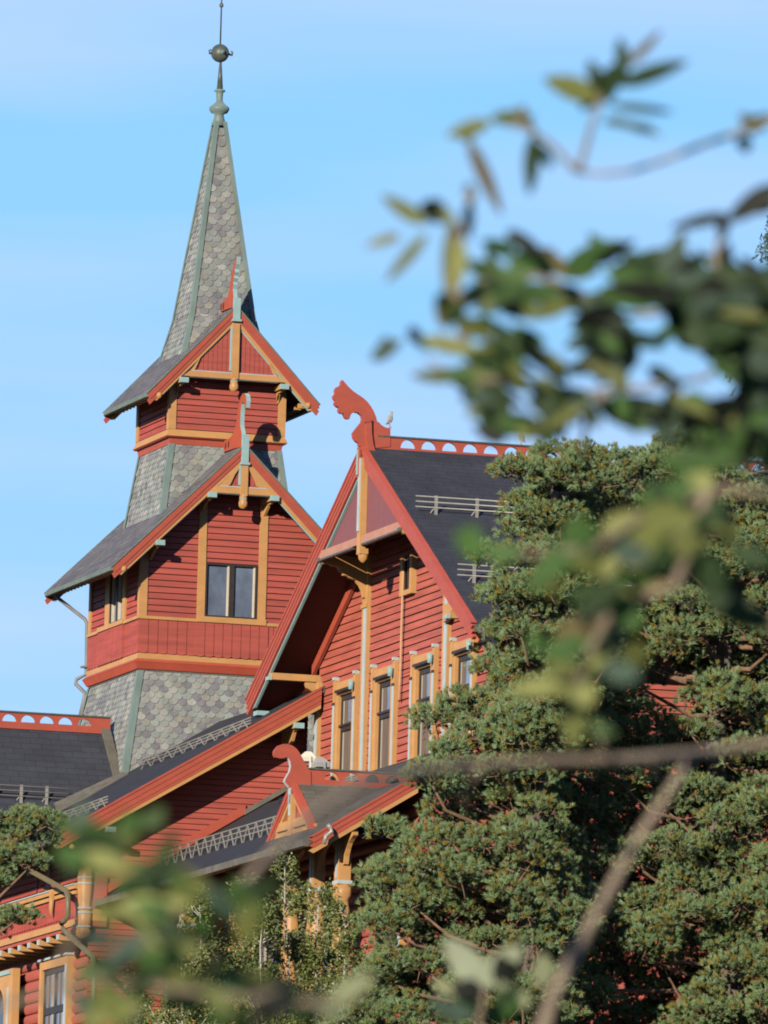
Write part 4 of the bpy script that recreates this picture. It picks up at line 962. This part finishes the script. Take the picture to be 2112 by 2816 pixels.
# young slender trees in front of the porch
def sapling(name, depth, x, ytop, seed, label, lean=0, nleaf=4200, wide=.62):
    rng = np.random.default_rng(seed); T = A(x, ytop, depth); B = A(x + lean, 2500, depth); B[2] = ground_z(B[1]) - .05
    root = empty(name, tuple(B)); tag(root, label, 'young tree', 'young trees in front of the porch'); top = T - B
    k = MB(); path = [top * t + np.array([.06 * math.sin(6 * t + seed), .05 * math.cos(5 * t + seed), 0]) * (t < 1) for t in np.linspace(0, 1, 9)]
    k.tube(path, [.055 * (1 - .85 * i / 8) for i in range(9)], 'birch', 7); k.build('trunk', root)
    P, D, TN = [], [], []; tb = MB(); H_ = np.linalg.norm(top)
    for i in range(44):
        t = rng.uniform(.30, .99); s = top * t; L = wide * (.35 + 1.0 * (1 - t)) * rng.uniform(.6, 1.2) * (1.0 if t > .5 else .8); a = rng.uniform(0, 2 * math.pi)
        e = s + np.array([math.cos(a) * L, math.sin(a) * L, L * rng.uniform(.8, 1.5)]); tb.tube([s, (s + e) / 2 + rng.normal(size=3) * .04, e], [.012, .008, .004], 'birch', 5)
        for _ in range(nleaf // 44):
            f = rng.uniform(.25, 1.05); P.append(s + (e - s) * f + rng.normal(size=3) * .07); D.append(unit(np.array([math.cos(a), math.sin(a), rng.uniform(-.6, .9)]) + rng.normal(size=3) * .6))
            TN.append(np.array([.062, .085, .024]) * rng.uniform(.6, 1.5) if rng.uniform() < .75 else np.array([.12, .13, .045]) * rng.uniform(.8, 1.3))
    tb.build('twigs', root)
    P = np.array(P); D = np.array(D); N = len(P); w = unit(np.cross(D, rng.normal(size=(N, 3)))); L = rng.uniform(.055, .11, N)[:, None]
    nn = unit(np.cross(D, w)) * .008
    V = np.stack([P, P + D * L * .5 + w * L * .26 + nn, P + D * L, P + D * L * .5 - w * L * .26 + nn], 1).reshape(-1, 3)
    raw_mesh('crown', V, np.arange(N * 4).reshape(-1, 4), np.array(TN), 'leaf', root)
sap = [(430, 1935, 'leftmost young tree, short and thin, before the dark porch eave'), (520, 1905, 'slim leafy young tree second from the left below the snow guards'), (615, 1855, 'tallest young tree, its tip beside the dark porch arch'), (570, 1960, 'lower young tree with a pale stem left of the tallest one'), (690, 1930, 'young tree in front of the ochre porch posts'), (745, 1960, 'young tree at the right, touching the bushy pine'), (360, 2020, 'low young tree before the log wall at the left'), (300, 2100, 'young tree beside the casement window of the log wall'), (470, 2040, 'dense low young tree behind the blurred leaves'), (655, 2035, 'low young tree between the two porch posts'), (400, 2010, 'young tree filling the gap left of the dark eave corner'), (545, 2060, 'low young tree with crowded leaves under the slim one'), (720, 2060, 'low young tree pressed against the edge of the bushy pine'), (600, 2110, 'short young tree directly below the tallest one at the bottom edge'), (430, 2110, 'small young tree at the bottom, nearly hidden by blurred leaves')]
for i, (x, y, lb_) in enumerate(sap): sapling('young_tree', 213 + (i * 37 % 5) * .8, x, y, 40 + i, lb_, (i % 3 - 1) * 12)
# ================================================================== near branches, out of focus in front of the lens' subject
TN_ = dict(o=(.085, .100, .030), y=(.160, .178, .066), g=(.036, .078, .022), d=(.018, .036, .014), k=(.005, .008, .006), b=(.10, .08, .04), p=(.15, .17, .10), q=(.22, .255, .18), t=(.04, .065, .05))
def leafy_branch(name, label, depth, stems, leaves, map_, seed, wk=1.0, off=None, dj=.25):
    rng = np.random.default_rng(seed)
    s0 = map_(*stems[0][0][0]); root = empty(name, tuple(A(*s0, depth))); tag(root, label, 'leafy branch', 'branches close to the viewer'); inv = np.array(root.location)
    k = MB()
    for pts, r in stems:
        P = [A(*map_(*p), depth + rng.uniform(-.03, .03)) - inv for p in pts]; sc = depth / 23565.0
        k.tube(P, [r * sc * (1 - .45 * i / max(1, len(P) - 1)) for i in range(len(P))], 'twig', 9)
    k.build('stem', root)
    V, F, T = [], [], []
    for x0, y0, x1, y1, w, tn in leaves:
        dz = rng.uniform(-dj, dj); a = A(*map_(x0, y0), depth + dz); b = A(*map_(x1, y1), depth + dz + rng.uniform(-.03, .03))
        w0 = map_(0, 0); w1 = map_(w, 0); wd = (w1[0] - w0[0]) * depth / 23565.0 * wk * 1.05
        ax = b - a; L = np.linalg.norm(ax); ax /= L
        tilt = rng.uniform(-.5, .5); view = unit(a); side = unit(np.cross(ax, view)); nrm = np.cross(side, ax)
        side2 = side * math.cos(tilt) + nrm * math.sin(tilt); n2 = np.cross(side2, ax); wd /= max(.6, math.cos(tilt))
        base = len(V); n = 9; bend = rng.uniform(-.08, .14) * L
        for i in range(n):
            t = i / (n - 1); ww = wd / 2 * (math.sin(math.pi * min(1, t ** .8 * .97 + .02)) ** .75) + .0006
            c = a + ax * L * t + n2 * bend * (t * t)
            for sgn in (-1, 0, 1): V.append(c + side2 * ww * sgn + n2 * abs(sgn) * ww * .22)
        tone = np.array(TN_[tn]) * rng.uniform(.85, 1.15)
        for i in range(n - 1):
            for j in (0, 1):
                q = base + i * 3 + j; F.append((q, q + 1, q + 4, q + 3)); T.append(tone)
    o = raw_mesh('leaves', np.array(V) - inv, np.array(F), np.array(T), 'bigleaf', root)
    o.data.polygons.foreach_set('use_smooth', [True] * len(F))
    return root
m3 = lambda a, b: (785.5 + .5265 * a, .5265 * b)
m4 = lambda a, b: (942.6 + .4318 * a, 942.6 + .4318 * b)
m6 = lambda a, b: (.4261 * a, 1413.9 + .4261 * b)
m9 = lambda a, b: (785.5 + .5265 * a, 1571 + .5265 * b)
m10 = lambda a, b: (314.2 + .3788 * a, 1688.9 + .3788 * b)
mD = lambda a, b: (a, b)
leafy_branch('leafy_branch', 'blurred twig crossing the open sky with a fan of dark leaves above its end', 12.6,
    [([(1760, 455), (1600, 520), (1400, 590), (1250, 650), (1100, 702), (980, 715), (880, 705)], 7.5), ([(880, 710), (900, 640), (940, 500), (985, 380), (1040, 280)], 8), ([(870, 700), (780, 600), (700, 540), (560, 500)], 7)],
    [(1050, 350, 1330, 250, 66, 'd'), (1070, 300, 1040, 155, 56, 'd'), (1080, 270, 1225, 135, 36, 'b'), (960, 400, 735, 325, 92, 'o'), (950, 330, 930, 245, 50, 'd'), (980, 320, 890, 450, 90, 'k'), (1010, 430, 1275, 470, 32, 't'), (1000, 480, 1225, 560, 30, 't'), (980, 500, 1200, 520, 24, 't'), (1030, 260, 1000, 430, 70, 'd'), (1050, 300, 1090, 350, 60, 'd'), (950, 300, 1010, 380, 80, 'k'),
     (1560, 540, 1680, 455, 66, 'd'), (1555, 555, 1565, 635, 56, 'k'), (1620, 520, 1540, 470, 50, 'b'), (520, 490, 700, 478, 56, 'o'), (520, 500, 335, 555, 60, 'o'), (430, 575, 575, 885, 56, 'b'), (470, 540, 390, 570, 44, 'y'), (700, 550, 685, 795, 62, 'd'), (715, 590, 775, 690, 44, 'd'), (650, 490, 705, 535, 34, 'b'), (640, 430, 660, 490, 34, 'b')], m3, 1)
leafy_branch('leafy_branch', 'upright blurred shoot with olive and pale leaves left of the dark leaf mass', 12.3,
    [([(420, 1400), (390, 1300), (370, 1150), (380, 1000), (420, 900), (440, 780)], 13), ([(380, 960), (330, 870), (270, 850)], 10)],
    [(260, 915, 75, 800, 64, 'o'), (340, 890, 225, 845, 92, 'k'), (260, 960, 95, 1155, 48, 'o'), (150, 965, 0, 1012, 42, 'p'), (330, 850, 360, 920, 50, 'o'), (430, 750, 445, 850, 44, 'd'), (430, 830, 432, 990, 44, 'k'), (370, 900, 350, 1270, 78, 'o'), (400, 980, 380, 1200, 60, 'y'), (300, 1210, 430, 1340, 84, 'o'), (330, 1330, 420, 1250, 60, 'd'), (400, 1330, 545, 1395, 60, 'o'), (350, 1350, 290, 1250, 50, 'b')], m3, 2)
MASS = [(450, 1160, 720, 1120, 85, 'g'), (470, 1070, 640, 1180, 75, 'g'), (720, 1050, 585, 975, 34, 'd'), (690, 1030, 870, 1120, 76, 'b'), (820, 1110, 1080, 1000, 95, 'g'), (640, 1170, 920, 1270, 85, 'd'), (520, 1200, 760, 1220, 90, 'g'), (1060, 1050, 1250, 1160, 100, 'd'), (880, 1230, 1010, 1370, 80, 'd'), (1020, 1220, 1180, 1215, 56, 'd'), (640, 1300, 710, 1250, 60, 'o'), (600, 1220, 640, 1310, 60, 'd'),
    (240, 1390, 500, 1450, 70, 'y'), (30, 1475, 155, 1395, 58, 't'), (100, 1380, 60, 1480, 50, 't'), (190, 1340, 240, 1420, 48, 'k'), (400, 1550, 195, 1540, 54, 'o'), (360, 1560, 500, 1570, 74, 'k'), (420, 1600, 430, 1660, 44, 'd'), (500, 1620, 560, 1790, 110, 'g'), (540, 1740, 730, 1730, 80, 'g'), (500, 1580, 600, 1700, 110, 'd'), (630, 1400, 785, 1530, 62, 'k'), (740, 1470, 835, 1570, 70, 'o'), (545, 1500, 650, 1610, 60, 'k'), (690, 1620, 830, 1690, 54, 'd'), (300, 1420, 200, 1390, 50, 'd'),
    (1700, 760, 1480, 905, 84, 'k'), (1690, 830, 1560, 860, 60, 'k'), (1490, 880, 1260, 935, 46, 'k'), (1470, 880, 1480, 980, 50, 'k'), (1000, 1640, 1340, 1700, 72, 'd'), (950, 1640, 1170, 1765, 90, 'g'), (840, 1660, 880, 1740, 60, 'd'), (820, 1690, 720, 1840, 64, 'd'), (900, 1500, 820, 1500, 24, 'd'), (1230, 1220, 1260, 1270, 50, 't')]
rgm = random.Random(8)
MPOLY = [(1010, 1290), (1080, 1230), (1250, 1150), (1400, 1160), (1680, 1140), (1700, 1800), (1560, 1900), (1500, 1690), (1330, 1600), (1060, 1560), (1000, 1430)]
def inpoly(x, y, poly):
    c = False
    for i in range(len(poly)):
        (x0, y0), (x1, y1) = poly[i], poly[i - 1]
        if (y0 > y) != (y1 > y) and x < (x1 - x0) * (y - y0) / (y1 - y0) + x0: c = not c
    return c
HOLES = [(1190, 1310, 60), (1280, 1480, 65), (1160, 1580, 60), (1440, 1590, 75), (1180, 1460, 40), (1350, 1530, 50)]
BPOLY = [(430, 1060), (620, 990), (1060, 1000), (1250, 1080), (1690, 1110), (1700, 1880), (1450, 1790), (1050, 1760), (700, 1800), (510, 1790), (420, 1620), (190, 1560), (50, 1460), (240, 1350), (420, 1330)]
BHOLES = [(850, 1370, 95), (1030, 1205, 70), (690, 1480, 34), (940, 1560, 50), (600, 1590, 26), (1090, 1205, 40), (890, 1760, 60)] + [(x_, y_, r_ * .8) for x_, y_, r_ in HOLES]
k_ = 0
while k_ < 185:
    x, y = rgm.uniform(40, 1690), rgm.uniform(980, 1880)
    if x < 420 and rgm.random() < .5: continue
    if not inpoly(x, y, BPOLY): continue
    a = rgm.choice((rgm.gauss(.35, .45), rgm.gauss(.35, .45) + math.pi, rgm.uniform(0, 6.28))); L = rgm.uniform(110, 210); dx, dy = math.cos(a) * L / 2, math.sin(a) * L / 2
    if any(math.hypot(px - hx, py - hy) < hr + 14 for hx, hy, hr in BHOLES for px, py in ((x, y), (x + dx, y + dy), (x - dx, y - dy))): continue
    MASS.append((x - dx, y - dy, x + dx, y + dy, rgm.uniform(38, 66), rgm.choice('dddggkkot' if x > 900 else 'dddggootk'))); k_ += 1
cnt = 0
while cnt < 210:
    x, y = rgm.uniform(1000, 1700), rgm.uniform(1140, 1900)
    if not inpoly(x, y, MPOLY): continue
    a = rgm.choice((rgm.uniform(-.5, .6), rgm.uniform(2.6, 3.7), rgm.uniform(0, 6.28))); L = rgm.uniform(150, 270)
    mx, my = x + math.cos(a) * L / 2, y + math.sin(a) * L / 2
    if any(math.hypot(px - hx, py - hy) < hr + 26 for hx, hy, hr in HOLES for px, py in ((mx, my), (x, y), (2 * mx - x, 2 * my - y))): continue
    MASS.append((x, y, 2 * mx - x, 2 * my - y, rgm.uniform(60, 100), rgm.choice('ddddggkkkt'))); cnt += 1
leafy_branch('leafy_branch', 'dense dark green blurred bough filling the right side of the sky', 12.9,
    [([(1800, 1400), (1500, 1350), (1250, 1280), (1000, 1300), (860, 1180), (700, 1130), (470, 1150)], 8), ([(1600, 1380), (1400, 1550), (1100, 1600), (800, 1620), (540, 1560), (420, 1560), (250, 1470)], 7), ([(1440, 1350), (1430, 1150), (1470, 920), (1580, 840), (1760, 700)], 9), ([(1000, 1600), (910, 1700), (900, 1900)], 10), ([(1250, 1560), (1330, 1690), (1460, 1800)], 9)],
    MASS, m3, 3, dj=.5)
YEL = []
for k_ in range(46):
    x, y = rgm.choice(((1200, 380), (1330, 420), (1100, 480), (1250, 560), (950, 820), (760, 1000), (760, 1180), (640, 640), (1000, 560), (900, 640))); x += rgm.gauss(0, 90); y += rgm.gauss(0, 90)
    a = rgm.uniform(0, 6.28); L = rgm.uniform(150, 250); YEL.append((x, y, x + math.cos(a) * L, y + math.sin(a) * L * .8, rgm.uniform(75, 120), rgm.choice('gggddooyt')))
LOW = []
for k_ in range(58):
    x, y = rgm.uniform(420, 1250), rgm.uniform(880, 1850)
    if y < 1150 and x > 900: continue
    a = rgm.gauss(.1, .6) + rgm.choice((0, math.pi)); L = rgm.uniform(130, 260); LOW.append((x, y, x + math.cos(a) * L, y + math.sin(a) * L, rgm.uniform(60, 110), rgm.choice('ggggoodtdd')))
leafy_branch('leafy_branch', 'sunlit yellow-green blurred leaves hanging over the pine at the right', 11.2,
    [([(1700, 300), (1450, 260), (1300, 300), (1000, 420), (780, 560), (420, 590)], 9), ([(1350, 300), (1200, 740), (1000, 820), (860, 900), (760, 1080), (700, 1240)], 11)],
    [(230, 560, 85, 500, 150, 'g'), (240, 570, 440, 590, 90, 'g'), (560, 620, 770, 580, 130, 'g'), (640, 540, 750, 390, 100, 'g'), (830, 480, 1030, 390, 100, 'y'), (1010, 310, 1330, 290, 130, 'g'), (1110, 130, 1490, 115, 110, 'g'), (1300, 350, 1275, 660, 155, 'y'), (1390, 310, 1480, 570, 140, 'o'), (950, 590, 1220, 370, 120, 'o'), (1220, 300, 1400, 420, 140, 'o'), (1050, 420, 1180, 330, 120, 'o'), (1300, 180, 1180, 330, 110, 'g'),
     (670, 800, 900, 775, 100, 'g'), (860, 790, 1030, 970, 120, 'g'), (590, 990, 870, 920, 90, 'b'), (540, 1090, 750, 1030, 110, 'g'), (960, 1040, 1060, 1160, 110, 'o'), (880, 1000, 820, 1160, 90, 'y'), (700, 1220, 345, 1275, 96, 'y'), (690, 1190, 550, 1120, 90, 'o'), (720, 1230, 770, 1350, 130, 'y'), (690, 1260, 690, 1560, 120, 'o'), (720, 1210, 890, 1120, 90, 'y'), (770, 1440, 890, 1480, 84, 'g'), (1010, 790, 1220, 730, 70, 'b'), (460, 1010, 540, 1040, 100, 'g'), (740, 900, 1000, 820, 90, 'd'), (800, 1040, 900, 960, 90, 'd')] + YEL, m4, 4)
leafy_branch('leafy_branch', 'near-black blurred leaves against the trunk at the far right', 11.8, [([(1760, 1000), (1500, 860), (1330, 720)], 16)],
    [(1330, 770, 1680, 960, 150, 'd'), (1260, 650, 1520, 790, 110, 'd'), (1420, 860, 1680, 900, 110, 'k'), (1480, 560, 1680, 640, 100, 'd'), (1330, 600, 1420, 760, 120, 'd')], m4, 5)
leafy_branch('leafy_branch', 'strongly blurred leaves low at the left, over the ochre turned post and saplings', 10.2,
    [([(-200, 1820), (250, 1720), (480, 1600), (700, 1500), (860, 1400), (900, 1250)], 8), ([(250, 1720), (420, 1300), (560, 1050), (620, 920)], 8), ([(480, 1640), (900, 1700), (1300, 1740), (1480, 1680)], 8)],
    [(380, 900, 570, 890, 84, 'g'), (380, 930, 640, 960, 100, 'd'), (540, 920, 700, 960, 120, 'o'), (400, 1030, 640, 1060, 96, 'y'), (560, 1090, 760, 1050, 80, 'o'), (600, 1270, 970, 1280, 110, 'y'), (840, 1190, 1010, 1230, 96, 'o'), (750, 1430, 910, 1420, 110, 'y'), (700, 1150, 910, 1080, 84, 'o'), (380, 1620, 640, 1590, 120, 'g'), (580, 1500, 960, 1530, 140, 'g'), (380, 1800, 640, 1750, 130, 'g'), (430, 1860, 720, 1780, 110, 'y'), (790, 1400, 1060, 1430, 84, 'o'), (1220, 1690, 1500, 1640, 96, 'o'), (1290, 1690, 1520, 1780, 120, 'k'), (930, 1690, 1060, 1760, 90, 'd'), (1060, 1830, 1260, 1850, 100, 'g'), (660, 1690, 780, 1720, 90, 'd'), (500, 1700, 640, 1880, 110, 'o')] + LOW, m6, 6)
leafy_branch('leafy_branch', 'blurred pale and dark leaves at the bottom between saplings and the sprig', 10.6,
    [([(500, 1600), (640, 1300), (800, 1250), (960, 1260), (1080, 1240)], 9)],
    [(1060, 1250, 1285, 1095, 110, 'p'), (690, 1240, 890, 1200, 140, 'd'), (450, 1150, 650, 1060, 90, 'o'), (600, 1300, 830, 1300, 120, 'k'), (960, 1300, 1140, 1290, 96, 'p'), (540, 1180, 700, 1170, 80, 'g'), (850, 1350, 1000, 1330, 90, 'g'), (380, 1300, 560, 1330, 110, 'o'), (1000, 1180, 930, 1290, 80, 'd')], m10, 7)
leafy_branch('leaf_sprig', 'upright sprig of pale grey-green leaves at the bottom edge', 14.5,
    [([(455, 1300), (470, 1215), (490, 1120), (495, 1050)], 7)],
    [(500, 1065, 335, 865, 120, 'q'), (500, 1060, 645, 895, 112, 'q'), (730, 1060, 742, 925, 74, 'p'), (390, 1095, 285, 1035, 60, 'p'), (450, 1185, 265, 1125, 60, 't'), (560, 1070, 640, 870, 110, 'k'), (490, 1080, 360, 1075, 84, 'k'), (550, 1135, 645, 1060, 70, 'd'), (560, 1040, 605, 1130, 46, 'p'), (655, 1085, 660, 1160, 44, 'p'), (500, 1190, 650, 1130, 84, 'g'), (480, 1150, 380, 1110, 70, 'd'), (300, 1160, 420, 1200, 60, 'd')], m9, 8)
root = empty('bare_branch', tuple(A(1750, 1595, 12.5))); tag(root, 'bare grey branch sagging across the pine, forking downwards at the right', 'branch')
inv = np.array(root.location); k = MB(); sc = 12 / 23565.0
br = [(1750, 1595, 13), (1659, 1607, 13), (1500, 1628, 12.6), (1350, 1642, 12.2), (1150, 1646, 12.1), (1000, 1656, 11.9), (900, 1668, 11.7), (780, 1692, 11.4), (660, 1770, 11.1), (560, 1872, 10.8), (470, 1962, 10.6)]
k.tube([A(x, y, d) - inv for x, y, d in br], [12 * sc, 12 * sc, 12 * sc, 12 * sc, 11 * sc, 11 * sc, 11 * sc, 11 * sc, 10 * sc, 9 * sc, 7 * sc], 'twig', 10); k.build('main_limb', root)
for pts in ([(1330, 1642, 12.2), (1300, 1612, 12.1), (1285, 1570, 12.1)], [(1040, 1654, 11.9), (1015, 1690, 11.9), (1000, 1735, 11.9)], [(1400, 1636, 12.3), (1425, 1690, 12.4)]):
    k = MB(); k.tube([A(x, y, d) - inv for x, y, d in pts], [5 * sc, 3.5 * sc, 2 * sc][:len(pts)], 'twig', 7); k.build('side_twig', root)
k = MB(); fk = [(1497, 1628, 12.6), (1449, 1705, 12.5), (1376, 1815, 12.4), (1304, 1945, 12.3), (1240, 2062, 12.2), (1195, 2150, 12.1), (1160, 2260, 12.0)]
k.tube([A(x, y, d) - inv for x, y, d in fk], [11 * sc, 11 * sc, 12.5 * sc, 12.5 * sc, 14.5 * sc, 14 * sc, 15 * sc], 'twig', 10); k.build('fork', root)
